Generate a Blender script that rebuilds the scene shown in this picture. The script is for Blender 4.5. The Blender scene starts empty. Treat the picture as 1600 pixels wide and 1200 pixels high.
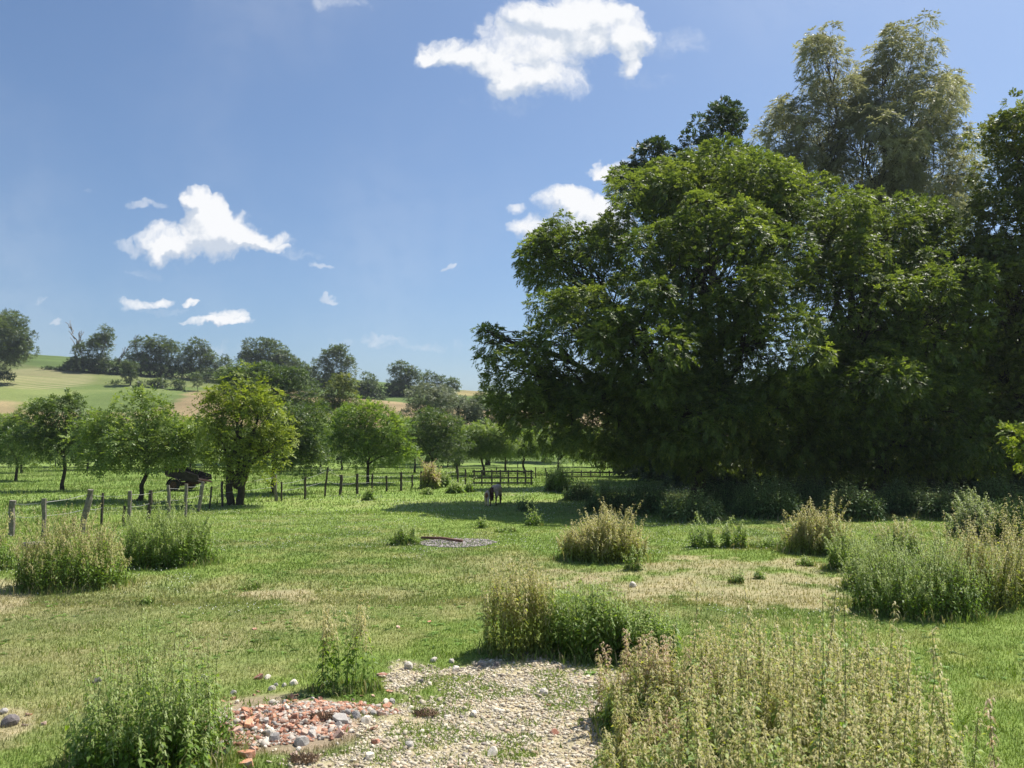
import bpy, math, random
import numpy as np
from mathutils import Vector, Matrix
R = math.radians
scene = bpy.context.scene
COL = scene.collection

# ------------------------------------------------------------------ camera
F = 1250.0                       # focal length in pixels of the 1600 px wide photo
PITCH = math.atan(92 / 1250)
CAMZ = 3.0
cam_d = bpy.data.cameras.new('camera')
cam = bpy.data.objects.new('camera', cam_d); COL.objects.link(cam)
cam_d.sensor_width = 36; cam_d.lens = 36 * F / 1600
cam_d.clip_start = 0.1; cam_d.clip_end = 6000
cam_d.dof.use_dof = True; cam_d.dof.focus_distance = 35; cam_d.dof.aperture_fstop = 3.2
cam.location = (0, 0, CAMZ); cam.rotation_euler = (math.pi / 2 + PITCH, 0, 0)
scene.camera = cam

# ------------------------------------------------------------------ light
SUN_EL, SUN_AZ = 59, 49          # elevation; azimuth clockwise from +Y (ahead) towards +X (right)
scene.view_settings.view_transform = 'Standard'
scene.view_settings.look = 'None'
scene.view_settings.exposure = 0.62
scene.view_settings.gamma = 1
scene.cycles.max_bounces = 6
scene.cycles.diffuse_bounces = 3
scene.cycles.glossy_bounces = 2
scene.cycles.transmission_bounces = 4
scene.cycles.volume_bounces = 0
scene.cycles.volume_max_steps = 64
scene.cycles.caustics_reflective = False
scene.cycles.caustics_refractive = False
sd = bpy.data.lights.new('sun', 'SUN'); sun = bpy.data.objects.new('sun', sd); COL.objects.link(sun)
sd.energy = 5.0; sd.angle = R(0.53); sd.color = (1, 0.95, 0.86)
sdir = Vector((math.sin(R(SUN_AZ)) * math.cos(R(SUN_EL)), math.cos(R(SUN_AZ)) * math.cos(R(SUN_EL)), math.sin(R(SUN_EL))))
sun.rotation_euler = sdir.to_track_quat('Z', 'Y').to_euler()
sun.location = (30, 30, 60)

cp_, sp_ = math.cos(PITCH), math.sin(PITCH)
def ray(px, py):
    a, b = (px - 800) / F, (600 - py) / F
    return np.array([a, cp_ - b * sp_, sp_ + b * cp_])
def uv(px, py):
    r = ray(px, py); return r[0] / r[1], r[2] / r[1]

world = bpy.data.worlds.new('World'); scene.world = world; world.use_nodes = True
nt = world.node_tree; nt.nodes.clear(); NL = nt.links.new
def N(t, **k):
    n = nt.nodes.new(t)
    for a, b in k.items(): setattr(n, a, b)
    return n
def M(op, a, b=None, c=None, clamp=False):
    n = N('ShaderNodeMath', operation=op, use_clamp=clamp)
    for i, v in enumerate((a, b, c)):
        if v is None: continue
        if isinstance(v, (int, float)): n.inputs[i].default_value = v
        else: NL(v, n.inputs[i])
    return n.outputs[0]
sky = N('ShaderNodeTexSky', sky_type='NISHITA')
sky.sun_disc = False; sky.sun_elevation = R(SUN_EL); sky.sun_rotation = R(SUN_AZ)
sky.altitude = 50; sky.air_density = 1.0; sky.dust_density = 1.6; sky.ozone_density = 3.0
tc = N('ShaderNodeTexCoord'); sx = N('ShaderNodeSeparateXYZ'); NL(tc.outputs['Generated'], sx.inputs[0])
yy = M('MAXIMUM', sx.outputs[1], 0.08)
cu = N('ShaderNodeCombineXYZ'); NL(M('DIVIDE', sx.outputs[0], yy), cu.inputs[0]); NL(M('DIVIDE', sx.outputs[2], yy), cu.inputs[1])
UV = cu.outputs[0]
def noise(vec, scale, detail, rough, off=(0, 0, 0)):
    ad = N('ShaderNodeVectorMath', operation='ADD'); NL(vec, ad.inputs[0]); ad.inputs[1].default_value = off
    n = N('ShaderNodeTexNoise', noise_dimensions='2D'); NL(ad.outputs[0], n.inputs['Vector'])
    n.inputs['Scale'].default_value = scale; n.inputs['Detail'].default_value = detail; n.inputs['Roughness'].default_value = rough
    return n
wn = noise(UV, 14, 4, 0.6, (3, 7, 0))
wv = N('ShaderNodeVectorMath', operation='SUBTRACT'); NL(wn.outputs['Color'], wv.inputs[0]); wv.inputs[1].default_value = (.5, .5, .5)
ws = N('ShaderNodeVectorMath', operation='SCALE'); NL(wv.outputs[0], ws.inputs[0]); ws.inputs['Scale'].default_value = 0.06
wa = N('ShaderNodeVectorMath', operation='ADD'); NL(UV, wa.inputs[0]); NL(ws.outputs[0], wa.inputs[1])
WUV = wa.outputs[0]
def blobs(lst, vec):
    acc = None
    for px, py, rx, ry, st in lst:
        u, v = uv(px, py); ru, rv = rx / F, ry / F
        s = N('ShaderNodeVectorMath', operation='SUBTRACT'); NL(vec, s.inputs[0]); s.inputs[1].default_value = (u, v, 0)
        m = N('ShaderNodeVectorMath', operation='MULTIPLY'); NL(s.outputs[0], m.inputs[0]); m.inputs[1].default_value = (1 / ru, 1 / rv, 1)
        d = N('ShaderNodeVectorMath', operation='DOT_PRODUCT'); NL(m.outputs[0], d.inputs[0]); NL(m.outputs[0], d.inputs[1])
        w = M('MULTIPLY', M('SUBTRACT', 1.0, d.outputs['Value'], clamp=True), st)
        acc = w if acc is None else M('ADD', acc, w)
    return acc
CUM = [(840, 68, 125, 75, .95), (955, 48, 85, 45, .9), (885, 15, 120, 36, .9), (700, 84, 62, 32, .85), (745, 98, 60, 30, .7), (1008, 62, 50, 24, .6),
       (985, 95, 24, 30, .8), (840, 130, 85, 32, .75), (780, 125, 40, 34, .5), (660, 90, 30, 16, .5),
       (303, 306, 24, 22, 1), (326, 338, 44, 42, 1.1), (345, 362, 60, 34, .8), (366, 356, 50, 40, 1.1), (412, 380, 50, 22, .9), (345, 383, 90, 26, .7),
       (268, 374, 60, 24, .9), (275, 395, 62, 20, .9), (448, 390, 20, 8, .5),
       (210, 482, 32, 13, .8), (250, 473, 28, 11, .8), (297, 478, 16, 8, .8), (352, 500, 30, 14, .9), (335, 511, 62, 9, .9),
       (828, 360, 42, 28, .9), (866, 318, 42, 26, .9), (905, 318, 55, 24, .8), (960, 270, 48, 20, .85), (928, 263, 20, 16, .7), (900, 355, 60, 34, .7), (950, 340, 60, 50, .7),
       (803, 325, 20, 12, .55)]
WSP = [(230, 326, 34, 9, .6), (212, 384, 42, 9, .6), (523, 456, 18, 7, .7), (88, 495, 18, 7, .8), (505, 408, 16, 7, .6), (700, 413, 14, 6, .8),
       (528, 8, 55, 18, .6), (660, 540, 130, 14, .35), (560, 530, 90, 12, .3), (350, 550, 70, 12, .4), (140, 300, 20, 3, .3), (470, 395, 50, 12, .45),
       (70, 470, 14, 5, .5), (790, 160, 90, 26, .3), (1060, 70, 60, 30, .4), (1010, 130, 70, 30, .3), (250, 420, 100, 14, .3), (240, 490, 90, 10, .35)]
m1u = blobs(CUM, WUV); m1 = M('MINIMUM', m1u, 1.15); m2 = M('MINIMUM', blobs(WSP, WUV), 1.0)
fb = noise(WUV, 24, 10, 0.68, (1.7, 9.1, 0)).outputs['Fac']
def smooth(v, lo, hi, a=0.0, b=1.0):
    n = N('ShaderNodeMapRange', interpolation_type='SMOOTHSTEP'); NL(v, n.inputs['Value'])
    n.inputs['From Min'].default_value = lo; n.inputs['From Max'].default_value = hi
    n.inputs['To Min'].default_value = a; n.inputs['To Max'].default_value = b
    return n.outputs['Result']
e1 = M('ADD', m1, M('MULTIPLY', M('SUBTRACT', fb, 0.5), 1.7))
gate = smooth(m1, 0.0, 0.3)
a1 = M('MULTIPLY', smooth(e1, -0.04, 1.0), gate)
e2 = M('ADD', m2, M('MULTIPLY', M('SUBTRACT', fb, 0.5), 0.9))
a2 = M('MULTIPLY', M('MULTIPLY', smooth(e2, 0.1, 0.8), smooth(m2, 0.0, 0.25)), 0.5)
alpha = M('MAXIMUM', a1, a2)
# relief: density against density a little towards the sun
fbs = noise(UV, 26, 5, 0.55, (1.7 + 0.012, 9.1 + 0.016, 0)).outputs['Fac']
fbc = noise(UV, 26, 5, 0.55, (1.7, 9.1, 0)).outputs['Fac']
offv = N('ShaderNodeVectorMath', operation='ADD'); NL(WUV, offv.inputs[0]); offv.inputs[1].default_value = (0.006, 0.016, 0)
m1s = blobs([c for c in CUM], offv.outputs[0])
rel = M('ADD', M('MULTIPLY', M('SUBTRACT', fbc, fbs), 1.6), M('MULTIPLY', M('SUBTRACT', m1u, m1s), 1.1))
cc = N('ShaderNodeMix', data_type='RGBA'); NL(smooth(rel, -0.6, 0.25), cc.inputs[0])
cc.inputs[6].default_value = (0.60, 0.67, 0.78, 1); cc.inputs[7].default_value = (0.95, 0.96, 0.98, 1)
cs = N('ShaderNodeVectorMath', operation='SCALE'); NL(cc.outputs[2], cs.inputs[0]); cs.inputs['Scale'].default_value = 6.6
# faint high veil in the clear sky
veil = M('MULTIPLY', smooth(noise(UV, 2.2, 4, 0.5, (5, 2, 0)).outputs['Fac'], 0.4, 0.75), 0.10)
alpha = M('MAXIMUM', alpha, veil)
skc = N('ShaderNodeMix', data_type='RGBA', blend_type='MULTIPLY'); skc.inputs[0].default_value = 1
NL(sky.outputs[0], skc.inputs[6]); skc.inputs[7].default_value = (0.69, 0.77, 0.84, 1)
mx = N('ShaderNodeMix', data_type='RGBA'); NL(alpha, mx.inputs[0]); NL(skc.outputs[2], mx.inputs[6]); NL(cs.outputs[0], mx.inputs[7])
bg = N('ShaderNodeBackground'); NL(mx.outputs[2], bg.inputs[0]); bg.inputs[1].default_value = 0.1
wo = N('ShaderNodeOutputWorld'); NL(bg.outputs[0], wo.inputs[0])

# ------------------------------------------------------------------ terrain
def SS(t):
    t = np.clip(t, 0, 1); return t * t * (3 - 2 * t)
def _h(ix, iy, s):
    n = (ix * 374761393 + iy * 668265263 + s * 1442695041) & 0xFFFFFFFF
    n = ((n ^ (n >> 13)) * 1274126177) & 0xFFFFFFFF
    return ((n ^ (n >> 16)) & 0xFFFF) / 65535.0
def vn(x, y, s=0):
    x = np.asarray(x, float); y = np.asarray(y, float)
    ix = np.floor(x).astype(np.int64); iy = np.floor(y).astype(np.int64)
    fx = x - ix; fy = y - iy; fx = fx * fx * (3 - 2 * fx); fy = fy * fy * (3 - 2 * fy)
    a = _h(ix, iy, s); b = _h(ix + 1, iy, s); c = _h(ix, iy + 1, s); d = _h(ix + 1, iy + 1, s)
    return (a * (1 - fx) + b * fx) * (1 - fy) + (c * (1 - fx) + d * fx) * fy
def fbm(x, y, s=0, o=4):
    t = 0; a = .5; n = 0
    for i in range(o):
        t = t + a * vn(x * 2 ** i, y * 2 ** i, s + i); n += a; a *= .5
    return t / n
def proj(x, y, z):
    z = z - CAMZ; f = np.maximum(y * cp_ + z * sp_, 0.3); u = -y * sp_ + z * cp_
    return 800 + F * x / f, 600 - F * u / f
def H(x, y):
    x = np.asarray(x, float); y = np.asarray(y, float)
    t = np.clip((y - 105) / 255, 0, 1)
    hill = np.maximum(24 - .085 * np.clip(x, -300, 220), 2) * SS(t ** .85)
    und = (fbm(x / 60, y / 60, 5, 3) - .5) * 3.0 * SS((y - 120) / 100)
    near = (fbm(x / 2.2, y / 2.2, 9, 4) - .5) * 0.14 * SS((y - 2) / 6) + (fbm(x / 14, y / 14, 3, 2) - .5) * .25 * SS((y - 14) / 20)
    # low mound of the rubble
    rx, ry = -2.38, 9.0
    mound = 0.08 * np.exp(-(((x - rx) / .75) ** 2 + ((y - ry) / .5) ** 2))
    return hill + und + near + mound
def G(px, py, tmax=900):
    r = ray(px, py); t0 = 2.0; t = 2.0
    while t < tmax:
        t1 = t * 1.02; p = r * t1
        if p[2] + CAMZ < H(p[0], p[1]):
            lo, hi = t, t1
            for _ in range(25):
                m = (lo + hi) / 2; p = r * m
                if p[2] + CAMZ < H(p[0], p[1]): hi = m
                else: lo = m
            p = r * hi
            return np.array([p[0], p[1], float(H(p[0], p[1]))])
        t = t1
    p = r * tmax; return np.array([p[0], p[1], float(H(p[0], p[1]))])
def GY(px, Y):                      # ground point on bearing px at distance Y
    x = (px - 800) / F * Y
    return np.array([x, Y, float(H(x, Y))])
def AT(px, py, Y):
    r = ray(px, py); t = Y / r[1]
    return np.array([r[0] * t, Y, CAMZ + r[2] * t])

def ell(px, py, cx, cy, rx, ry):
    return np.clip(1 - ((px - cx) / rx) ** 2 - ((py - cy) / ry) ** 2, 0, 1)
def mixc(c, k, t):
    t = np.clip(t, 0, 1)[..., None]; return c * (1 - t) + np.array(k) * t
def zones(x, y):
    z = H(x, y); px, py = proj(x, y, z)
    front = y > 3
    n1 = fbm(x / .9, y / .9, 21, 4); n2 = fbm(x / 4, y / 4, 31, 4); n3 = fbm(x / .25, y / .25, 41, 3)
    bare = np.zeros_like(x); grav = np.zeros_like(x)
    def e(*a): return ell(px, py, *a)
    grav = np.maximum.reduce([e(780, 1105, 200, 95), e(700, 1185, 240, 95), e(900, 1120, 180, 110), e(640, 1060, 70, 40), e(980, 1200, 200, 130), e(520, 1190, 130, 40) * .6])
    grav = SS((grav * 1.9 + (n1 - .5) * 3.2 * np.minimum(1, grav * 4) - .32) * 1.3) * front
    bare = np.maximum.reduce([e(1090, 905, 290, 42), e(1000, 900, 130, 30) * .8, e(435, 934, 70, 18) * .9, e(5, 930, 60, 32) * 1.2, e(10, 1140, 60, 40) * .7, e(1250, 925, 180, 40) * .8])
    bare = SS((bare * 1.5 + ((n1 - .5) * 3.4 + (n3 - .5) * 1.2) * np.minimum(1, bare * 4) - .3) * 1.1) * front
    dry = np.clip(e(120, 1040, 420, 190) * 1.2 + e(520, 960, 300, 80) * .7 + e(700, 905, 420, 50) * .4 + e(900, 930, 400, 90) * .5 + .1, 0, 1)
    dry = np.clip(dry * .85 - .12 + (n1 - .5) * 1.7 + (n2 - .5) * .9, 0, 1) * front
    return px, py, z, n1, n2, n3, grav, bare, dry, front
def gcol(x, y):
    px, py, z, n1, n2, n3, grav, bare, dry, front = zones(x, y)
    c = np.zeros(x.shape + (3,)) + np.array([.175, .245, .06])
    c = mixc(c, [.125, .175, .052], SS((n2 - .38) * 3.0) * .75)
    c = mixc(c, [.25, .285, .085], SS((n1 - .47) * 4) * .6)
    farm = SS((y - 24) / 14)
    c = mixc(c, [.235, .32, .08], farm * .75)
    orch = (py < 778 + (px < 400) * 25) & (y < 150)
    c = mixc(c, [.155, .235, .055], orch * .6)
    c = mixc(c, [.31, .29, .15], dry * .7)
    c = mixc(c, [.37, .31, .20], bare * .68)
    c = mixc(c, [.46, .39, .27], grav * .92)
    c = mixc(c, [.22, .25, .08], grav * SS((fbm(x / .5, y / .5, 61, 3) - .52) * 6) * .8)
    rub = SS(ell(px, py, 440, 1132, 150, 52) * 2.5) * front
    c = mixc(c, [.33, .25, .19], rub * .85)
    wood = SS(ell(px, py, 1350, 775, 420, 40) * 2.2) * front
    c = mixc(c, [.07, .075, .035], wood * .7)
    nn = n3 * .35 + .82
    c = c * nn[..., None]
    # the fields on the hill
    hill = y > 112
    h = np.zeros_like(c) + np.array([.20, .245, .085])
    nb = fbm(x / 25, y / 9, 51, 3)
    edge = (nb - .5)
    h = mixc(h, [.28, .28, .13], SS((nb - .42) * 3) * .3)
    base = np.interp(px, [0, 110, 340, 480, 560, 640, 740], [565, 583, 590, 612, 622, 630, 640])
    far = py < base                                    # beyond the hedgerow
    h = np.where(far[..., None], mixc(h, [.13, .20, .055], np.full_like(x, .85)), h)
    low = np.interp(px, [0, 60, 170, 330, 700], [592, 597, 602, 606, 606])
    lower = (~far) & (py > low)
    g2 = mixc(np.zeros_like(c) + np.array([.18, .25, .075]), [.25, .27, .10], SS((nb - .4) * 3) * .5)
    h = np.where((y < 190)[:, None] & (py > 668)[:, None], [.15, .225, .055], h)
    tan = (py < 668) * np.clip(SS((py + edge * 26 - np.interp(px, [0, 100, 230, 300, 1000], [628, 640, 638, 606, 560])) / 8), 0, 1)
    g2 = mixc(g2, [.42, .31, .18], tan * np.interp(px, [0, 200, 300], [.8, .7, .92]))
    h = np.where((lower & (py < 668))[..., None], g2, h)
    band = np.exp(-((py - base) / 2.2) ** 2) * (px < 350)
    h = mixc(h, [.16, .17, .07], band * .8)
    h = mixc(h, [.36, .30, .14], ell(px, py, 735, 614, 30, 6) * 1.4)
    h = h * (nb[..., None] * .6 + .42)
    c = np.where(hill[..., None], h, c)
    t = SS((y - 105) / 12)[..., None]
    rows = SS(ell(px, py, 60, 592, 95, 18) * 3) * hill
    return c, rows, grav, bare, dry

def mesh_np(name, V, Fc, mat, cols=None, val=None, parent=None, smooth=False, extra=None):
    V = np.ascontiguousarray(V, np.float32); Fc = np.ascontiguousarray(Fc, np.int32)
    me = bpy.data.meshes.new(name); k = Fc.shape[1]
    me.vertices.add(len(V)); me.vertices.foreach_set('co', V.ravel())
    me.loops.add(Fc.size); me.loops.foreach_set('vertex_index', Fc.ravel())
    me.polygons.add(len(Fc)); me.polygons.foreach_set('loop_start', np.arange(0, Fc.size, k, dtype=np.int32))
    if smooth: me.polygons.foreach_set('use_smooth', np.ones(len(Fc), bool))
    me.update(calc_edges=True)
    if cols is not None:
        a = me.attributes.new('Col', 'FLOAT_COLOR', 'POINT')
        c4 = np.ones((len(V), 4), np.float32); c4[:, :3] = cols; a.data.foreach_set('color', c4.ravel())
    if val is not None:
        a = me.attributes.new('val', 'FLOAT', 'POINT'); a.data.foreach_set('value', np.ascontiguousarray(val, np.float32))
    for nm, v in (extra or {}).items():
        a = me.attributes.new(nm, 'FLOAT', 'POINT'); a.data.foreach_set('value', np.ascontiguousarray(v, np.float32))
    if mat: me.materials.append(mat)
    o = bpy.data.objects.new(name, me); COL.objects.link(o)
    if parent: o.parent = parent
    return o
def tag(o, label=None, cat=None, group=None, kind=None):
    if label: o['label'] = label
    if cat: o['category'] = cat
    if group: o['group'] = group
    if kind: o['kind'] = kind
    return o
def empty(name, loc, label, cat, group=None, rz=0):
    o = bpy.data.objects.new(name, None); COL.objects.link(o); o.empty_display_size = .2
    o.location = [float(v) for v in loc]; o.rotation_euler = (0, 0, rz)
    return tag(o, label, cat, group)

# ------------------------------------------------------------------ materials
class MT:
    def __init__(s, name):
        s.m = bpy.data.materials.new(name); s.m.use_nodes = True; s.t = s.m.node_tree; s.t.nodes.clear()
        s.out = s.n('ShaderNodeOutputMaterial')
    def n(s, t, **k):
        x = s.t.nodes.new(t)
        for a, b in k.items(): setattr(x, a, b)
        return x
    def l(s, a, b): s.t.links.new(a, b)
    def attr(s, nm): return s.n('ShaderNodeAttribute', attribute_name=nm)
    def noise(s, scale, detail=4, rough=.55, space='Object'):
        tcn = s.n('ShaderNodeTexCoord'); x = s.n('ShaderNodeTexNoise')
        s.l(tcn.outputs[space], x.inputs['Vector']); x.inputs['Scale'].default_value = scale
        x.inputs['Detail'].default_value = detail; x.inputs['Roughness'].default_value = rough
        return x.outputs['Fac']
    def ramp(s, fac, stops):
        x = s.n('ShaderNodeValToRGB'); s.l(fac, x.inputs[0]); e = x.color_ramp.elements
        while len(e) < len(stops): e.new(.5)
        for i, (p, c) in enumerate(stops): e[i].position = p; e[i].color = tuple(c) + (1,)
        return x.outputs[0]
    def mixc(s, fac, a, b, mode='MIX'):
        x = s.n('ShaderNodeMix', data_type='RGBA', blend_type=mode)
        for v, i in ((fac, 0), (a, 6), (b, 7)):
            if isinstance(v, (int, float)): x.inputs[i].default_value = v
            elif isinstance(v, tuple): x.inputs[i].default_value = v + (1,)
            else: s.l(v, x.inputs[i])
        return x.outputs[2]
    def bsdf(s, col, rough=.8, spec=.3, bump=None, bd=.02, bs=.5):
        p = s.n('ShaderNodeBsdfPrincipled')
        if isinstance(col, tuple): p.inputs['Base Color'].default_value = col + (1,)
        else: s.l(col, p.inputs['Base Color'])
        p.inputs['Roughness'].default_value = rough; p.inputs['Specular IOR Level'].default_value = spec
        if bump is not None:
            b = s.n('ShaderNodeBump'); s.l(bump, b.inputs['Height']); b.inputs['Distance'].default_value = bd; b.inputs['Strength'].default_value = bs
            s.l(b.outputs[0], p.inputs['Normal'])
        return p
    def done(s, sh): s.l(sh.outputs[0], s.out.inputs[0]); return s.m
def leaf_mat(name, dark, mid, light, trans=.38, tint=(1.25, 1.25, .5), rough=.5, spec=.35):
    t = MT(name); v = t.attr('val').outputs['Fac']
    c = t.ramp(v, [(0, dark), (.5, mid), (1, light)])
    p = t.bsdf(c, rough, spec)
    tr = t.n('ShaderNodeBsdfTranslucent'); t.l(t.mixc(1.0, c, tint, 'MULTIPLY'), tr.inputs[0])
    mx = t.n('ShaderNodeMixShader'); mx.inputs[0].default_value = trans
    t.l(p.outputs[0], mx.inputs[1]); t.l(tr.outputs[0], mx.inputs[2])
    return t.done(mx)
def bark_mat(name, a, b, sc=6):
    t = MT(name); nz = t.noise(sc, 6, .65); return t.done(t.bsdf(t.ramp(nz, [(.3, a), (.7, b)]), .9, .15, nz, .03, .8))
# the ground: zone colours in a vertex attribute, broken up by procedural noise
t = MT('ground'); vc = t.attr('Col').outputs['Color']
n1 = t.noise(9, 8, .7); n2 = t.noise(60, 4, .7); n3 = t.noise(1.3, 6, .6)
c = t.mixc(1.0, vc, t.ramp(n1, [(.3, (.62, .66, .6)), (.5, (.98, .98, .95)), (.72, (1.3, 1.24, 1.25))]), 'MULTIPLY')
c = t.mixc(1.0, c, t.ramp(n2, [(.3, (.66, .68, .66)), (.7, (1.3, 1.28, 1.3))]), 'MULTIPLY')
c = t.mixc(1.0, c, t.ramp(n3, [(.35, (.86, .9, .86)), (.65, (1.12, 1.08, 1.1))]), 'MULTIPLY')
wv = t.n('ShaderNodeTexWave', bands_direction='X'); tcn = t.n('ShaderNodeTexCoord'); mp = t.n('ShaderNodeMapping')
t.l(tcn.outputs['Object'], mp.inputs[0]); mp.inputs['Rotation'].default_value = (0, 0, R(38)); t.l(mp.outputs[0], wv.inputs[0])
wv.inputs['Scale'].default_value = 0.10; wv.inputs['Distortion'].default_value = .5
rw = t.n('ShaderNodeMath', operation='MULTIPLY'); t.l(wv.outputs['Fac'], rw.inputs[0]); rw.use_clamp = True; rh = t.n('ShaderNodeMath', operation='MULTIPLY'); t.l(t.attr('rows').outputs['Fac'], rh.inputs[0]); rh.inputs[1].default_value = .6; t.l(rh.outputs[0], rw.inputs[1])
c = t.mixc(rw.outputs[0], c, (.40, .33, .2))
MAT_GROUND = t.done(t.bsdf(c, .95, .1, n2, .03, .6))
def col_leaf(name, trans=.3, tint=(1.2, 1.2, .6), rough=.6):
    t = MT(name); c = t.attr('Col').outputs['Color']; p = t.bsdf(c, rough, .25)
    tr = t.n('ShaderNodeBsdfTranslucent'); t.l(t.mixc(1.0, c, tint, 'MULTIPLY'), tr.inputs[0])
    mx = t.n('ShaderNodeMixShader'); mx.inputs[0].default_value = trans
    t.l(p.outputs[0], mx.inputs[1]); t.l(tr.outputs[0], mx.inputs[2]); return t.done(mx)
MAT_BLADE = col_leaf('grass_blades')
MAT_ASH = leaf_mat('ash_leaves', (0.06, 0.095, 0.028), (0.135, 0.185, 0.045), (0.28, 0.34, 0.085), 0.48)
MAT_ALDER = leaf_mat('alder_leaves', (0.07, 0.1, 0.025), (0.15, 0.18, 0.045), (0.31, 0.33, 0.11), 0.42)
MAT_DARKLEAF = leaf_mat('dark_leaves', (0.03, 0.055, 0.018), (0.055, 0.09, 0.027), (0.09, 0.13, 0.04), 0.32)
MAT_WILLOW = leaf_mat('willow_leaves', (0.21, 0.215, 0.13), (0.32, 0.32, 0.2), (0.46, 0.45, 0.31), 0.45, (1.1, 1.1, .7))
MAT_APPLE = leaf_mat('apple_leaves', (0.11, 0.17, 0.045), (0.2, 0.28, 0.075), (0.33, 0.4, 0.13), 0.42)
MAT_APPLED = leaf_mat('dark_orchard_leaves', (0.055, 0.095, 0.03), (0.1, 0.155, 0.045), (0.19, 0.25, 0.08), 0.38)
MAT_YELLOW = leaf_mat('yellow_green_leaves', (0.12, 0.17, 0.03), (0.24, 0.3, 0.05), (0.38, 0.42, 0.1), 0.45)
MAT_CHERRY = leaf_mat('bright_green_leaves', (0.08, 0.15, 0.03), (0.17, 0.26, 0.05), (0.31, 0.4, 0.09), 0.45)
MAT_GREY = leaf_mat('grey_willow_leaves', (0.13, 0.155, 0.09), (0.21, 0.24, 0.14), (0.34, 0.36, 0.24), 0.3, (1, 1, .8))
MAT_HILL = leaf_mat('hill_tree_leaves', (0.06, 0.09, 0.04), (0.1, 0.14, 0.055), (0.17, 0.22, 0.08), 0.35)
MAT_BUSH = leaf_mat('shade_bush_leaves', (0.08, 0.13, 0.05), (0.15, 0.23, 0.085), (0.26, 0.36, 0.14), 0.4)
MAT_NET = leaf_mat('nettle_leaves', (0.09, 0.16, 0.03), (0.18, 0.29, 0.055), (0.34, 0.45, 0.09), 0.5, (1.3, 1.3, .45))
MAT_NETY = leaf_mat('yellowing_nettle_leaves', (0.17, 0.22, 0.045), (0.32, 0.38, 0.09), (0.52, 0.54, 0.16), 0.48, (1.25, 1.2, .5))
MAT_TAS = leaf_mat('seed_tassels', (0.34, 0.32, 0.13), (0.5, 0.46, 0.22), (0.64, 0.58, 0.33), 0.42, (1.1, 1.05, .8))
MAT_TASG = leaf_mat('green_seed_tassels', (0.22, 0.29, 0.09), (0.36, 0.44, 0.16), (0.48, 0.54, 0.24), 0.42, (1.1, 1.1, .7))
MAT_TASP = leaf_mat('pinkish_seed_tassels', (0.4, 0.29, 0.18), (0.54, 0.41, 0.27), (0.64, 0.51, 0.36), 0.4, (1.1, 1.0, .8))
MAT_STEM = bark_mat('nettle_stem', (.08, .10, .03), (.14, .14, .05), 20)
MAT_STEMD = bark_mat('dark_stem', (.05, .045, .025), (.10, .08, .04), 20)
MAT_BARK = bark_mat('bark', (.035, .03, .022), (.09, .075, .055))
MAT_BARKL = bark_mat('pale_dead_bark', (.16, .14, .11), (.28, .25, .21))
MAT_POST = bark_mat('weathered_post_wood', (.12, .105, .085), (.27, .245, .21), 12)
MAT_POSTD = bark_mat('dark_post_wood', (.045, .038, .03), (.12, .10, .08), 12)
MAT_RAIL = bark_mat('rail_wood', (.06, .055, .045), (.15, .135, .11), 12)
t = MT('galvanised_wire'); MAT_WIRE = t.done(t.bsdf((.42, .42, .41), .45, .5))

# ------------------------------------------------------------------ the ground sheet
def ground_sheet():
    ys = np.concatenate([-np.geomspace(60, 1, 18)[:-1], np.linspace(-1, 6, 12)[:-1], np.geomspace(6, 60, 330)[:-1], np.geomspace(60, 520, 330)[:-1], np.geomspace(520, 4000, 24)])
    s = np.linspace(-1, 1, 640); xs = np.sinh(s * 6.2) / np.sinh(6.2)
    xs = np.sign(s) * (np.abs(s) * 26 + 2400 * np.abs(s) ** 7 + 190 * np.abs(s) ** 2.5)
    X, Y = np.meshgrid(xs, ys); x = X.ravel(); y = Y.ravel(); z = H(x, y)
    c, rows, *_ = gcol(x, y)
    nx, ny = len(xs), len(ys)
    i = (np.arange(ny - 1)[:, None] * nx + np.arange(nx - 1)[None, :]).ravel()
    f = np.stack([i, i + 1, i + nx + 1, i + nx], 1)
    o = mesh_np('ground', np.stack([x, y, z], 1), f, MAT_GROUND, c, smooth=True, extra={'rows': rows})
    tag(o, 'pasture, orchard floor and farmed hillside in one rolling sheet', 'ground', kind='structure')
ground_sheet()

# ------------------------------------------------------------------ grass, clover
rng = np.random.default_rng(7)
def wedge(n, y0, y1, power=0.0, spread=.72):
    """random points in front of the camera; density falls with distance"""
    u = rng.random(n); e = 2 - power
    y = (y0 ** e + u * (y1 ** e - y0 ** e)) ** (1 / e)
    x = (rng.random(n) * 2 - 1) * spread * y
    return x, y
def blades(x, y, hmin, hmax, w, col, lean=.5):
    n = len(x); z = H(x, y) - .004
    h = rng.uniform(hmin, hmax, n); a = rng.random(n) * 2 * np.pi
    l = rng.random(n) * lean * h; b = rng.random(n) * 2 * np.pi
    base = np.stack([x, y, z], 1); d = np.stack([np.cos(a), np.sin(a), 0 * a], 1) * (w * rng.uniform(.6, 1.3, n))[:, None] * .5
    top = base + np.stack([np.cos(b) * l, np.sin(b) * l, h], 1)
    V = np.stack([base - d, base + d, top], 1).reshape(-1, 3)
    return V, np.arange(n * 3).reshape(-1, 3), np.repeat(col, 3, 0)
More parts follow.
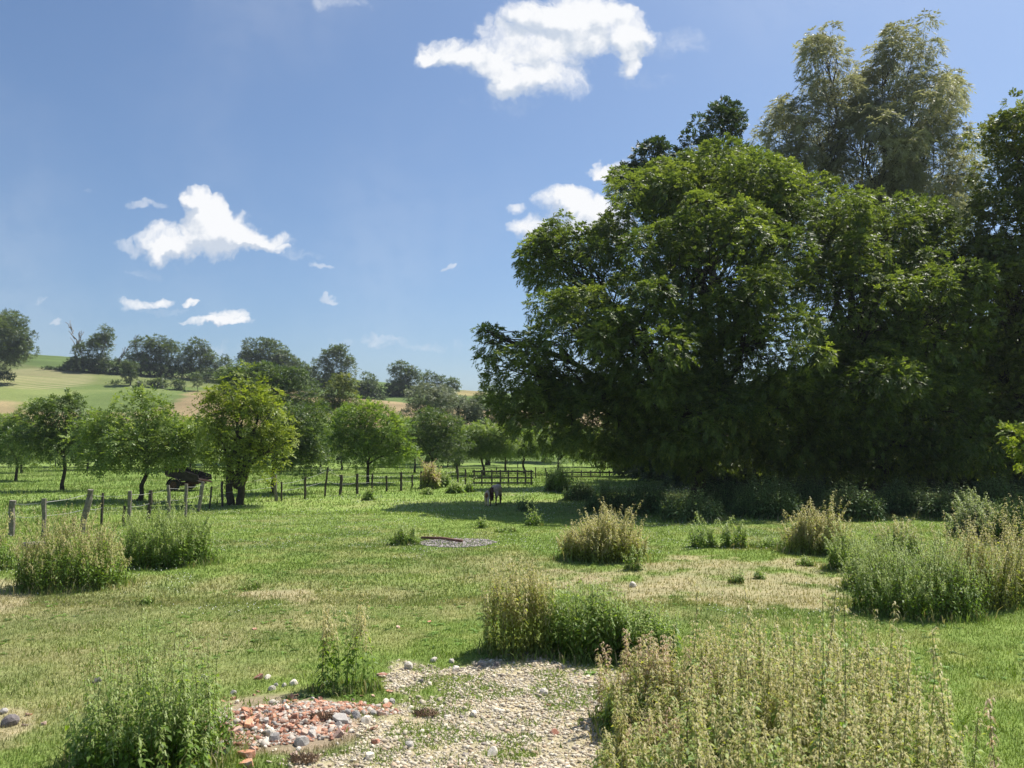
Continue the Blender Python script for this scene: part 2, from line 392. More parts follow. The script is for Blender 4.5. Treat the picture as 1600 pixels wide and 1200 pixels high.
def grass():
    Vs, Cs = [], []
    for n, y0, y1, p, h0, h1, w in ((300000, 5.5, 16, .9, .018, .06, .010), (230000, 15, 36, .9, .03, .08, .022), (130000, 34, 95, 1.0, .05, .13, .05)):
        x, y = wedge(n, y0, y1, p)
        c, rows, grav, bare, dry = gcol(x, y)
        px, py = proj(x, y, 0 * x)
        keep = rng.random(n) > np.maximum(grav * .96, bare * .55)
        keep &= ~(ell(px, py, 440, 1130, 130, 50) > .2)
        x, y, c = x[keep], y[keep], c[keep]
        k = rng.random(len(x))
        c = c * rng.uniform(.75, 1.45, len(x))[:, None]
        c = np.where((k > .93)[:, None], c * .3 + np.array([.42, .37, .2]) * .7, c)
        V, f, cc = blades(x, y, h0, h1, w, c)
        Vs.append(V); Cs.append(cc)
    # longer tufts in the orchard and below the fence
    x, y = wedge(60000, 26, 90, 1.0); px, py = proj(x, y, 0 * x)
    lim = np.interp(px, [0, 130, 310, 430, 560, 760, 1600], [850, 835, 800, 786, 776, 762, 758]); k = (py < lim) & (vn(x / 1.2, y / 1.2, 77) > .45)
    x, y = x[k], y[k]; c = gcol(x, y)[0] * rng.uniform(.6, 1.2, len(x))[:, None]
    V, f, cc = blades(x, y, .12, .32, .05, c, .6); Vs.append(V); Cs.append(cc)
    # rank grass and small weeds in patches of the foreground, sprigs among the gravel
    x, y = wedge(90000, 6, 30, 1.0); k = vn(x / .55, y / .55, 78) * .7 + vn(x / .12, y / .12, 79) * .3 > .66
    x, y = x[k], y[k]; c, _, gv, ba, dr = gcol(x, y); kk = rng.random(len(x)) > ba * .7
    x, y = x[kk], y[kk]
    c = np.array([.13, .21, .035]) * rng.uniform(.6, 1.6, len(x))[:, None] * np.array([1.1, 1, 1])
    V, f, cc = blades(x, y, .03, .09, .018, c, 1.2); Vs.append(V); Cs.append(cc)
    x, y = wedge(90000, 6, 12, 1.0, .5); gg = zones(x, y)[6]; k = (gg > .3) & (fbm(x / .5, y / .5, 61, 3) + rng.normal(size=len(x)) * .02 > .56)
    x, y = x[k], y[k]; c = np.array([.17, .25, .05]) * rng.uniform(.6, 1.6, len(x))[:, None]
    V, f, cc = blades(x, y, .02, .07, .014, c, 1.2); Vs.append(V); Cs.append(cc)
    # withered straw lying about
    x, y = wedge(60000, 5.5, 26, 1.0); k = rng.random(len(x)) < (zones(x, y)[8] * .7 + zones(x, y)[7] * .28 + zones(x, y)[6] * .8)
    x, y = x[k], y[k]
    c = np.array([.50, .43, .26]) * rng.uniform(.55, 1.15, len(x))[:, None]
    V, f, cc = blades(x, y, .008, .03, .012, c, 3.5); Vs.append(V); Cs.append(cc)
    V = np.concatenate(Vs); o = mesh_np('grass', V, np.arange(len(V)).reshape(-1, 3), MAT_BLADE, np.concatenate(Cs))
    tag(o, 'short green and straw coloured pasture grass covering the field', 'grass', kind='stuff')
grass()
def clover():
    x, y = wedge(26000, 14, 75, 1.0); k = vn(x / 5, y / 5, 91) * .6 + vn(x / 1.3, y / 1.3, 92) * .4 > .5
    g = zones(x, y); k &= (g[6] < .2) & (g[7] < .3) & (g[8] < .6) & (g[1] > 775 - (g[0] > 700) * 25)
    x, y = x[k], y[k]; n = len(x); z = H(x, y) + .05
    s = rng.uniform(.008, .016, n) * np.maximum(1, y / 28)
    c = np.stack([x, y, z], 1)
    off = np.array([[1, 0, 0], [0, 1, 0], [-1, 0, 0], [0, -1, 0], [0, 0, .9], [0, 0, -.9]])
    V = (c[:, None] + off[None] * s[:, None, None]).reshape(-1, 3)
    tf = np.array([[0, 1, 4], [1, 2, 4], [2, 3, 4], [3, 0, 4], [1, 0, 5], [2, 1, 5], [3, 2, 5], [0, 3, 5]])
    f = (np.arange(n)[:, None, None] * 6 + tf[None]).reshape(-1, 3)
    t = MT('clover_flower'); m = t.done(t.bsdf((.72, .72, .6), .8))
    tag(mesh_np('clover_flowers', V, f, m), 'tiny white clover heads speckling the sunlit meadow', 'flowers', kind='stuff')
clover()

# ------------------------------------------------------------------ mesh bits
class MB:
    def __init__(s): s.v = []; s.f = []
    def tube(s, pts, rad, n=7, cap=True):
        pts = [Vector([float(c) for c in p]) for p in pts]; b0 = len(s.v); up = Vector((0.31, .17, .93))
        for i, p in enumerate(pts):
            d = (pts[min(i + 1, len(pts) - 1)] - pts[max(i - 1, 0)]).normalized()
            a = d.cross(up if abs(d.dot(up)) < .95 else Vector((1, 0, 0))).normalized(); b = d.cross(a)
            r = rad[i]
            for k in range(n):
                an = 2 * math.pi * k / n; s.v.append(tuple(p + (a * math.cos(an) + b * math.sin(an)) * r))
        for i in range(len(pts) - 1):
            for k in range(n):
                k2 = (k + 1) % n; s.f.append((b0 + i * n + k, b0 + i * n + k2, b0 + (i + 1) * n + k2, b0 + (i + 1) * n + k))
        if cap:
            s.f.append(tuple(b0 + k for k in range(n))[::-1]); e = b0 + (len(pts) - 1) * n; s.f.append(tuple(e + k for k in range(n)))
    def box(s, c, size, rot=None, taper=1.0):
        b0 = len(s.v); rot = rot or Matrix.Identity(3)
        for sz in (-1, 1):
            k = taper if sz > 0 else 1
            for a, b in ((-1, -1), (1, -1), (1, 1), (-1, 1)):
                s.v.append(tuple(Vector(c) + rot @ Vector((a * size[0] / 2 * k, b * size[1] / 2 * k, sz * size[2] / 2))))
        for f in ((3, 2, 1, 0), (4, 5, 6, 7), (0, 1, 5, 4), (1, 2, 6, 5), (2, 3, 7, 6), (3, 0, 4, 7)): s.f.append(tuple(b0 + i for i in f))
    def prism(s, prof, y0, y1):                       # profile in x,z
        b0 = len(s.v); n = len(prof)
        for y in (y0, y1):
            for x, z in prof: s.v.append((x, y, z))
        s.f.append(tuple(b0 + i for i in range(n))); s.f.append(tuple(b0 + n + i for i in range(n))[::-1])
        for i in range(n):
            j = (i + 1) % n; s.f.append((b0 + i, b0 + n + i, b0 + n + j, b0 + j))
    def build(s, name, mat, parent=None, smooth=False, bevel=0):
        me = bpy.data.meshes.new(name); me.from_pydata(s.v, [], s.f); me.materials.append(mat); me.update()
        if smooth: me.polygons.foreach_set('use_smooth', np.ones(len(me.polygons), bool))
        o = bpy.data.objects.new(name, me); COL.objects.link(o)
        if parent: o.parent = parent
        if bevel:
            b = o.modifiers.new('bevel', 'BEVEL'); b.width = bevel; b.segments = 2
        return o
def nrm(a): return a / np.maximum(np.linalg.norm(a, axis=-1, keepdims=True), 1e-9)
def rdir(r, n): return nrm(r.normal(size=(n, 3)))
def leaf_quads(base, axis, nn, L, W, droop=.15):
    side = nrm(np.cross(axis, nn)); L = np.asarray(L)[..., None]; W = np.asarray(W)[..., None]
    mid = base + axis * L * .45
    tip = base + axis * L; tip[..., 2] -= L[..., 0] * droop
    V = np.stack([base, mid + side * W * .5, tip, mid - side * W * .5], -2).reshape(-1, 3)
    return V, np.arange(len(V)).reshape(-1, 4)
def sprays(r, c, out, Ls, nl, lw, droopk, v0, spread=1.0):
    """c: spray bases, out: outward direction; each spray carries nl leaflets in two rows (pinnate)"""
    n = len(c)
    ax = nrm(out * .8 + rdir(r, n) * spread * .8 + np.array([0, 0, .05]))
    up = nrm(np.array([0, 0, 1.0]) + rdir(r, n) * .55)
    side = nrm(np.cross(ax, up)); up2 = nrm(np.cross(side, ax))
    L = Ls * r.uniform(.7, 1.25, n)
    Vs, vals = [], []
    for k in range(nl):
        if k == nl - 1: t, sg = 1.0, 0
        else: t, sg = .25 + .75 * (k // 2) / max(1, (nl - 1) // 2), (1 if k % 2 else -1)
        p = c + ax * (L * t * .75)[:, None]; p[:, 2] -= L * droopk * t * t
        d = nrm(ax * (1 if sg == 0 else .55) + side * sg * .8 - np.array([0, 0, 1]) * droopk * (.4 + .6 * t) + rdir(r, n) * .18)
        V, _ = leaf_quads(p, d, nrm(up2 + rdir(r, n) * .35), L * .46, L * lw * 1.3, .12)
        Vs.append(V.reshape(n, 4, 3)); vals.append(np.clip(v0 + r.normal(size=n) * .13, 0, 1))
    V = np.stack(Vs, 1).reshape(-1, 3); val = np.repeat(np.stack(vals, 1).ravel(), 4)
    return V, val

def tree(name, label, cat, base, lobes, mat, seed, group=None, trunk_h=None, tr=.25, bark=None, lean=(0, 0), spray=.5, nl=7, lw=.15, droop=.5,
         dens=1.0, sub=(.28, .42), nsub=1.0, dead=0, twin=False, shell=.55, trunk_name='trunk', crown_name='crown', upb=.25, limbs=True, shoots=0, limb_r=.45):
    """lobes: (cx,cy,cz,rx,ry,rz) in metres relative to base; a thing with trunk and crown"""
    r = np.random.default_rng(seed); base = np.asarray(base, float)
    root = empty(name, base, label, cat, group)
    bark = bark or MAT_BARK
    lobes = [np.asarray(l, float) for l in lobes]
    allc = np.array([l[:3] for l in lobes])
    cc = allc.mean(0)
    zlow = min(l[2] - l[5] for l in lobes)
    th = trunk_h if trunk_h is not None else max(zlow + .25 * (cc[2] - zlow), .4)
    fork = np.array([lean[0], lean[1], th])
    tb = MB()
    def poly(a, b, n, wob):
        ts = np.linspace(0, 1, n); p = a[None] * (1 - ts[:, None]) + b[None] * ts[:, None]
        ln = np.linalg.norm(b - a); p[1:-1] += r.normal(size=(n - 2, 3)) * wob * ln
        p[:, 2] += np.sin(ts * math.pi) * ln * .06
        return p
    if twin:
        for sx_ in (-1, 1):
            a = np.array([sx_ * tr * 1.1, 0, -.15]); b = fork + np.array([sx_ * tr * 1.5, .1 * sx_, .6])
            tb.tube(poly(a, b, 6, .02), np.linspace(tr, tr * .75, 6), 9)
            tb.tube(poly(b, cc + np.array([sx_ * .5, 0, 1.0]), 5, .04), np.linspace(tr * .75, tr * .2, 5), 7)
    else:
        p = poly(np.array([0, 0, -.15]), fork, 6, .018); rr = np.linspace(tr * 1.0, tr * .72, 6); rr[0] = tr * 1.45
        tb.tube(p, rr, 10)
    subs = []
    for l in lobes:
        c, rad = l[:3], l[3:6]
        R_ = rad.mean()
        if limbs:
            k = limb_r * tr
            pl = poly(fork, c + np.array([0, 0, rad[2] * .35]), 7, .035)
            tb.tube(pl, np.linspace(tr * .55 * (k / (tr * .45)) ** .5, max(k * .16, .01), 7), 7)
        ns = max(4, int(round(nsub * (9 + 2.0 * R_))))
        d = rdir(r, ns * 3); d = d[np.argsort(-(d[:, 2] * upb + r.random(ns * 3) * .6))][:ns]
        for q in d:
            cs_ = c + q * rad * r.uniform(.6, 1.12); sr = R_ * r.uniform(*sub)
            subs.append((cs_, sr, q, rad))
            if limbs:
                w_ = r.uniform(3.2, 5.9); i_ = int(w_); s0 = pl[i_] + (pl[min(i_ + 1, 6)] - pl[i_]) * (w_ - i_)
                tb.tube(poly(s0, cs_, 5, .07), np.linspace(max(limb_r * tr * .26, .008), max(limb_r * tr * .06, .004), 5), 4)
    # clusters on the sub lobes
    C, O, V0 = [], [], []
    sp2 = (spray * .62) ** 2
    for cs_, sr, q, rad in subs:
        n = max(8, int(dens * 4 * math.pi * sr * sr / sp2 * 1.05))
        d = rdir(r, n); d = nrm(d + q * .35 + np.array([0, 0, .15]))
        rr = sr * (shell + (1.12 - shell) * r.random(n) ** .6)
        sq = np.array([1, 1, .78])
        C.append(cs_ + d * rr[:, None] * sq); O.append(d)
        V0.append(np.clip(.45 + r.normal() * .15 + r.normal(size=n) * .08, 0, 1))
    # loose fill inside the lobes so that the crown has body
    for l in lobes:
        n = int(dens * 0.75 * 4 * math.pi * np.mean(l[3:6] ** 2) / sp2)
        d = rdir(r, n); C.append(l[:3] + d * l[3:6] * (.45 + .5 * r.random(n))[:, None]); O.append(d); V0.append(np.clip(.42 + r.normal(size=n) * .12, 0, 1))
    for k in range(shoots):                            # upright leader shoots standing out of the crown
        l = lobes[r.integers(len(lobes))]; d = rdir(r, 1)[0]; d[2] = abs(d[2]) + .5; d = d / np.linalg.norm(d)
        a = l[:3] + d * l[3:6] * .75; hgt = l[5] * r.uniform(.35, .7)
        b = a + np.array([d[0] * .35, d[1] * .35, 1]) * hgt
        tb.tube([a, (a + b) / 2, b], [.02, .014, .005], 4)
        ts = r.random(26)[:, None]; pp = a + (b - a) * ts + r.normal(size=(26, 3)) * .06
        C.append(pp); O.append(nrm(r.normal(size=(26, 3)) * [1, 1, .4] + [0, 0, .8])); V0.append(np.clip(.6 + r.normal(size=26) * .15, 0, 1))
    C = np.concatenate(C); O = np.concatenate(O); V0 = np.concatenate(V0)
    k = C[:, 2] > .05; C, O, V0 = C[k], O[k], V0[k]
    V, val = sprays(r, C, O, spray, nl, lw, droop, V0)
    for k in range(dead):                              # bare dead limbs standing above the crown
        l = lobes[r.integers(len(lobes))]
        a = l[:3]; b = a + np.array([r.normal() * l[3] * .8, r.normal() * l[4] * .5, l[5] * r.uniform(2.0, 3.4)])
        tb.tube(poly(a, b, 6, .05), np.linspace(tr * .6, .09, 6), 5)
        for j in range(6):
            s0 = a + (b - a) * r.uniform(.4, .9); e0 = s0 + (b - a) * r.uniform(.15, .35) + r.normal(size=3) * l[3] * .35
            tb.tube(poly(s0, e0, 4, .06), np.linspace(.13, .07, 4), 4)
    tb.build(trunk_name, bark, root, smooth=True)
    mesh_np(crown_name, V, np.arange(len(V)).reshape(-1, 4), mat, val=val, parent=root)
    return root

def px_tree(name, label, cat, bpx, Y, lob, mat, seed, depth=.9, **k):
    """lob: (cx,cy,rx,ry[,dY]) as seen in the photo; turned into metres at distance Y"""
    b = GY(bpx, Y); L = []
    for q in lob:
        cx, cy, rx, ry = q[:4]; dy = q[4] if len(q) > 4 else 0
        c = AT(cx, cy, Y + dy) - b; s = (Y + dy) / F
        L.append((c[0], c[1], c[2], rx * s, (rx + ry) / 2 * s * depth, ry * s))
    return tree(name, label, cat, b, L, mat, seed, **k)

# ------------------------------------------------------------------ the big trees on the right
GW = 'tall trees of the wood on the right'
px_tree('ash_tree', 'huge broad ash tree drooping over the pasture right of the ponies', 'tree', 1090, 43,
    [(1120, 330, 120, 85, 0), (1230, 370, 100, 90, -2), (1010, 380, 90, 95, 0), (1110, 450, 120, 110, -5), (890, 430, 75, 80, 0), (900, 545, 85, 95, -4),
     (1010, 560, 105, 110, -6), (1190, 560, 110, 110, -6), (810, 600, 58, 62, -3.5), (930, 655, 95, 75, -4), (1080, 665, 110, 75, -6), (1230, 660, 90, 90, -5), (850, 655, 70, 60, -4.5), (766, 535, 20, 34, -2.5), (850, 400, 40, 45, 0), (1000, 690, 110, 45, -2), (1150, 700, 120, 45, 0), (1140, 290, 80, 50, 2), (1060, 290, 55, 45, 1)],
    MAT_ASH, 11, depth=1.15, tr=.42, trunk_h=3.2, spray=.37, nl=9, lw=.14, droop=.32, dens=.52, sub=(.16, .34), nsub=1.9, group=GW, upb=.2)
px_tree('ash_tree', 'tall ash tree between the broad drooping ash and the edge of the wood at right', 'tree', 1375, 41.5,
    [(1370, 400, 95, 75, 0), (1460, 400, 80, 75, 2), (1330, 490, 90, 100, -3), (1430, 520, 100, 110, -2), (1520, 500, 70, 110, 2), (1330, 630, 95, 95, -4), (1450, 650, 100, 90, -3), (1400, 715, 110, 40, -1), (1270, 715, 80, 36, -1), (1530, 700, 80, 50, 0), (1300, 380, 55, 50, 1)],
    MAT_ASH, 12, depth=1.15, tr=.38, trunk_h=3.5, spray=.37, nl=9, lw=.14, droop=.32, dens=.52, sub=(.16, .34), nsub=1.9, group=GW)
px_tree('alder_tree', 'dark tree at the right edge of the photo with small glossy leaves', 'tree', 1620, 40,
    [(1610, 240, 70, 85, 1), (1590, 350, 75, 90, 0), (1660, 300, 90, 120, 2), (1580, 480, 75, 100, -1), (1660, 500, 100, 120, 0), (1570, 620, 80, 90, 0), (1650, 660, 90, 100, 0), (1740, 420, 90, 160, 3)],
    MAT_ALDER, 13, tr=.35, trunk_h=2.5, spray=.33, nl=7, lw=.2, droop=.2, dens=.5, sub=(.16, .34), nsub=1.9, group=GW)
px_tree('willow_tree', 'tall grey green willow towering behind the ash trees', 'tree', 1355, 64,
    [(1288, 105, 36, 62, 0), (1408, 92, 46, 64, 0), (1345, 150, 30, 46, 1), (1290, 195, 62, 72, 0), (1430, 180, 75, 75, -2), (1222, 225, 34, 62, 2), (1360, 250, 90, 80, -2), (1460, 260, 55, 75, 0), (1270, 290, 85, 60, 0), (1400, 350, 110, 80, 0), (1497, 300, 30, 66, 2), (1480, 150, 26, 40, 1)],
    MAT_WILLOW, 14, tr=.42, trunk_h=9, spray=.62, nl=9, lw=.085, droop=.5, dens=.8, sub=(.18, .34), nsub=1.5, group=GW, limb_r=.4)
px_tree('oak_tree', 'dark leaved tree whose top pokes above the broad ash', 'tree', 1110, 60,
    [(1130, 205, 38, 38, 0), (1095, 240, 32, 35, 0), (1015, 250, 30, 28, 0), (1060, 300, 70, 50, 0), (1130, 330, 90, 80, 2), (985, 300, 30, 40, 0)],
    MAT_DARKLEAF, 15, tr=.35, trunk_h=12, spray=.42, nl=7, lw=.22, droop=.1, dens=.6, group=GW)
# low dark growth that closes the view below the crowns
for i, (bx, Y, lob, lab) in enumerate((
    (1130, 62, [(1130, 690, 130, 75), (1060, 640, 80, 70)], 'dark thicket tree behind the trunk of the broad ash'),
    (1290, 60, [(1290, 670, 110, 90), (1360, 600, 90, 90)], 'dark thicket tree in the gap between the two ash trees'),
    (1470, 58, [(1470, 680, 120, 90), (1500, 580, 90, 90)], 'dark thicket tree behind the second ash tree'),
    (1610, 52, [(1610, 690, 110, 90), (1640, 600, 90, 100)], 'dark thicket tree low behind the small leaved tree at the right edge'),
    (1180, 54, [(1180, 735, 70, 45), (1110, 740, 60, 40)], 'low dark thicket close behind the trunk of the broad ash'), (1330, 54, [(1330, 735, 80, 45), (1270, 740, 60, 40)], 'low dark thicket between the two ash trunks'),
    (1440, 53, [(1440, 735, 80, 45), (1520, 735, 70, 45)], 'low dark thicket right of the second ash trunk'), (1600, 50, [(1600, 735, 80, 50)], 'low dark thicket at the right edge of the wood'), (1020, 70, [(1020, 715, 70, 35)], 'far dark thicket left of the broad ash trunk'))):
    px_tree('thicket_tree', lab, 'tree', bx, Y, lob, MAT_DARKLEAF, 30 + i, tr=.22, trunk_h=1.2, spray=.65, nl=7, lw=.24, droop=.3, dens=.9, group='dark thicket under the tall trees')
px_tree('sapling', 'young bright leaved sapling low in front of the dark wood at the right edge', 'sapling', 1640, 25, [(1600, 690, 26, 20), (1625, 720, 30, 20), (1640, 670, 25, 25)],
    MAT_YELLOW, 38, tr=.05, spray=.3, nl=7, lw=.2, droop=.15, dens=.7)

# ------------------------------------------------------------------ orchard
GO = 'orchard trees behind the wire fence'
OR = [
 ('fruit_tree', 'green fruit tree cut off by the left edge of the photo', 30, None, 752, [(5, 690, 50, 38), (45, 672, 28, 30), (50, 705, 36, 26)], MAT_APPLE, {}),
 ('fruit_tree', 'dark green orchard tree with an upright tuft on its crown, second from the left edge', 103, None, 767, [(90, 668, 40, 36), (100, 640, 22, 22), (62, 690, 34, 26), (130, 690, 36, 30), (95, 705, 42, 22)], MAT_APPLED, dict(shoots=8)),
 ('fruit_tree', 'wide pale green apple tree on a leaning dark trunk left of the farm cart', 222, None, 783, [(215, 690, 62, 42), (165, 700, 40, 36), (280, 700, 48, 36), (225, 650, 30, 34), (300, 690, 34, 30), (205, 718, 55, 18), (285, 716, 34, 12)], MAT_APPLE, dict(lean=(.35, 0), shoots=12)),
 ('hawthorn_tree', 'tall yellow green tree with a double trunk at the end of the wire fence', 371, None, 789, [(378, 618, 38, 34), (345, 640, 30, 28), (418, 650, 32, 34), (378, 670, 50, 42), (345, 700, 30, 34), (420, 705, 32, 30), (378, 728, 48, 34), (440, 690, 20, 16)], MAT_YELLOW, dict(twin=True, trunk_h=.8, droop=.3, shoots=10)),
 ('fruit_tree', 'dark low orchard tree directly right of the yellow green tree', 428, None, 771, [(452, 710, 42, 30), (480, 690, 36, 30), (430, 705, 30, 26), (475, 722, 32, 20), (470, 665, 36, 24)], MAT_APPLED, {}),
 ('cherry_tree', 'bright green round cherry tree with upright shoots right of the yellow green tree', 576, None, 757, [(575, 668, 44, 36), (545, 690, 34, 32), (610, 690, 36, 34), (578, 705, 46, 26), (625, 712, 24, 18), (535, 705, 22, 22)], MAT_CHERRY, dict(shoots=26, droop=.15)),
 ('fruit_tree', 'deep green orchard tree right of the cherry tree, above the brown weed at the fence', 676, None, 747, [(676, 672, 36, 32), (650, 690, 30, 30), (705, 690, 30, 30), (676, 705, 42, 20)], MAT_APPLED, dict(shoots=8)),
 ('apple_tree', 'pale apple tree on a curved trunk behind the wooden hurdle', 757, None, 743, [(750, 690, 34, 22), (725, 698, 24, 18), (780, 695, 30, 22), (750, 708, 42, 12)], MAT_APPLE, dict(lean=(-.3, 0), dens=.75)),
 ('apple_tree', 'small apple tree behind the right end of the wooden hurdle', 818, None, 740, [(818, 692, 28, 20), (840, 702, 20, 16), (800, 700, 18, 15)], MAT_CHERRY, dict(dens=.75)),
 ('fruit_tree', 'small orchard tree half hidden between the first two trees at left', 37, 80, 0, [(35, 700, 34, 26), (25, 680, 22, 22)], MAT_APPLED, {}),
 ('fruit_tree', 'orchard tree with a thin dark trunk behind the wide pale apple tree', 207, 88, 0, [(180, 680, 36, 26), (230, 690, 40, 30), (150, 700, 30, 22)], MAT_APPLED, {}),
 ('fruit_tree', 'orchard tree seen beyond the farm cart', 300, 84, 0, [(305, 690, 40, 28), (275, 682, 26, 22), (330, 692, 30, 22)], MAT_APPLE, {}),
 ('fruit_tree', 'slim trunked tree glimpsed behind the dark low orchard tree', 457, 84, 0, [(455, 690, 34, 26), (490, 700, 30, 24)], MAT_APPLE, {}),
 ('fruit_tree', 'orchard tree half behind the left side of the cherry tree', 535, 90, 0, [(520, 690, 28, 26), (548, 680, 26, 24)], MAT_APPLED, {}),
 ('fruit_tree', 'second row tree behind the right side of the cherry tree', 649, 82, 0, [(645, 690, 34, 26), (620, 680, 24, 20)], MAT_APPLE, {}),
 ('fruit_tree', 'orchard tree between the deep green tree and the pale apple tree', 714, 80, 0, [(715, 695, 26, 22), (735, 690, 20, 18)], MAT_APPLED, {}),
 ('fruit_tree', 'far orchard tree showing below the left side of the broad ash', 872, 76, 0, [(870, 695, 32, 24), (905, 700, 30, 22)], MAT_APPLE, {}),
 ('fruit_tree', 'second row tree seen between the dark tufted tree and the wide pale apple tree', 140, 86, 0, [(140, 690, 36, 28), (160, 676, 22, 20)], MAT_APPLE, {}),
 ('fruit_tree', 'second row tree filling the gap right of the wide pale apple tree', 262, 92, 0, [(260, 684, 34, 28), (245, 672, 22, 18)], MAT_APPLED, {}),
 ('fruit_tree', 'second row tree just left of the cherry tree', 502, 78, 0, [(505, 696, 30, 26), (490, 680, 22, 22)], MAT_APPLE, {}),
 ('fruit_tree', 'far pale orchard tree between the two small apple trees at the hurdle', 790, 88, 0, [(790, 690, 30, 22)], MAT_APPLE, {}),
 ('fruit_tree', 'far dark orchard tree behind the rail fence under the ash branches', 960, 84, 0, [(950, 690, 40, 26), (990, 695, 34, 26)], MAT_APPLED, {}),
]
for i, (nm, lab, bx, Y, by, lob, mat, kw) in enumerate(OR):
    if Y is None: Y = float(G(bx, by)[1])
    rj = random.Random(i * 7 + 3); lob = [(a + rj.uniform(-6, 6), b_ + rj.uniform(-4, 4), c_ * (1.0 if nm == 'hawthorn_tree' else 1.2) * rj.uniform(.85, 1.15), d_ * 1.1 * rj.uniform(.85, 1.15)) for a, b_, c_, d_ in lob]
    kk = dict(tr=.12, spray=.34, nl=5, lw=.17, droop=.2, dens=.42, group=GO, sub=(.2, .44), limb_r=.4, nsub=1.6); kk.update(kw)
    if nm == 'hawthorn_tree': kk['tr'] = .2
    px_tree(nm, lab, 'tree', bx, Y, lob, mat, 100 + i, **kk)

# ------------------------------------------------------------------ trees at the foot of the hill
GM = 'bigger trees between the orchard and the hill'
MID = [
 ('oak_tree', 'big dark tree rising behind the yellow green tree, with branches sagging to its right', 430, 112, [(410, 625, 60, 42), (370, 600, 34, 26), (455, 620, 40, 38), (470, 660, 44, 36), (415, 600, 36, 26), (492, 672, 18, 18)], MAT_APPLED, {}),
 ('thorn_tree', 'brownish dark tree standing above the cherry tree against the tan field', 530, 118, [(530, 625, 26, 28), (540, 600, 22, 12), (515, 650, 30, 26)], MAT_ALDER, {}),
 ('willow_tree', 'grey green round willow above the deep green orchard tree', 668, 112, [(668, 632, 34, 28), (650, 645, 22, 18), (690, 625, 20, 20)], MAT_GREY, {}),
 ('willow_tree', 'second grey green willow, smaller and just left of the ash branches', 715, 106, [(715, 645, 26, 30), (735, 655, 18, 22)], MAT_GREY, {}),
 ('thorn_tree', 'olive tree half covered by the tip of the ash branches', 762, 108, [(762, 645, 28, 34), (745, 665, 20, 20), (785, 665, 26, 26)], MAT_HILL, {}),
 ('thorn_tree', 'dark hedge tree filling the gap between pale apple tree and ash', 850, 116, [(850, 660, 34, 30), (880, 640, 30, 36), (820, 672, 26, 20)], MAT_HILL, {}),
]
for i, (nm, lab, bx, Y, lob, mat, kw) in enumerate(MID):
    px_tree(nm, lab, 'tree', bx, Y, lob, mat, 200 + i, tr=.3, spray=.55, nl=5, lw=.19, droop=.25, dens=.5, group=GM, sub=(.26, .42), nsub=1.3, **kw)
GB = 'low hedge bushes at the back of the orchard'
for i, (bx, w) in enumerate(((-20, 60), (90, 50), (190, 40), (340, 60), (480, 50), (610, 50), (700, 55), (790, 50), (930, 70), (1020, 70))):
    px_tree('hedge_bush', ['hedge bush behind the leftmost orchard tree', 'hedge bush behind the dark tufted orchard tree', 'hedge bush behind the wide pale apple tree', 'hedge bush behind the yellow green tree',
        'hedge bush behind the dark low orchard tree', 'hedge bush just right of the cherry tree', 'hedge bush below the grey green willows', 'hedge bush behind the pale apple tree at the hurdle',
        'hedge bush behind the rail fence', 'hedge bush deep in shade behind the broad ash'][i], 'bush', bx, 100, [(bx, 700, w, 22), (bx + 25, 692, w * .5, 18)], [MAT_APPLED, MAT_APPLE, MAT_APPLE][i % 3], 230 + i,
        tr=.08, trunk_h=.5, spray=.5, nl=5, lw=.2, droop=.2, dens=.55, group=GB)

# ------------------------------------------------------------------ trees and hedges on the hill
GH = 'hedgerow trees on the hillside'
HT = [
 ('large round tree at the left edge of the skyline', -15, 225, [(5, 535, 40, 32), (-20, 520, 50, 40), (22, 555, 22, 20), (-10, 565, 40, 20)], {}),
 ('half dead tree with bare antler branches at the left end of the hedgerow', 128, 262, [(126, 552, 14, 14), (120, 570, 14, 12)], dict(dead=3)),
 ('leafy slanting tree right of the half dead antler tree', 160, 262, [(158, 548, 17, 26), (165, 522, 9, 12), (150, 570, 20, 14)], dict(dead=1)),
 ('thin dead snag tree in the dip of the hedgerow', 182, 264, [(184, 572, 10, 10)], dict(dead=2)),
 ('thin crowned tree with bare twigs at its left, right of the snag', 218, 262, [(222, 545, 14, 18), (215, 566, 18, 14), (238, 560, 14, 18)], dict(dead=1)),
 ('broad tree left of the two round headed hedgerow trees', 250, 262, [(248, 540, 13, 13), (268, 552, 18, 18), (255, 570, 26, 14)], {}),
 ('tall dark round headed tree with a flat tuft on top', 312, 262, [(308, 545, 16, 13), (310, 565, 24, 18), (325, 575, 12, 14), (290, 565, 12, 16)], {}),
 ('small round tree beside the tall dark hedgerow tree', 352, 262, [(352, 570, 13, 12), (345, 582, 18, 8)], {}),
 ('large domed tree on the skyline above the yellow green tree', 410, 245, [(412, 552, 32, 18), (388, 562, 18, 14), (440, 565, 20, 18), (415, 575, 34, 16)], {}),
 ('tree between the large domed tree and the airy skyline tree', 470, 250, [(468, 582, 18, 18), (485, 590, 14, 14)], {}),
 ('airy tree on the skyline with sky showing through its crown', 528, 240, [(526, 562, 26, 17), (545, 575, 16, 16), (505, 580, 18, 18), (520, 592, 26, 12)], dict(dens=.5)),
 ('small round skyline tree right of the airy tree', 574, 240, [(574, 600, 15, 16), (568, 608, 12, 10)], {}),
 ('tall tree at the left end of the right hand skyline group', 622, 250, [(628, 588, 18, 18), (645, 592, 12, 16), (625, 608, 22, 14)], {}),
 ('small skyline tree in the middle of the right hand group', 668, 262, [(667, 594, 13, 11), (668, 606, 14, 8)], {}),
 ('low skyline tree near the right end of the group', 690, 262, [(689, 600, 11, 9), (690, 608, 12, 6)], {}),
 ('rightmost tree of the skyline group, next to the golden field', 707, 258, [(706, 603, 11, 12), (704, 610, 10, 8)], {}),
]
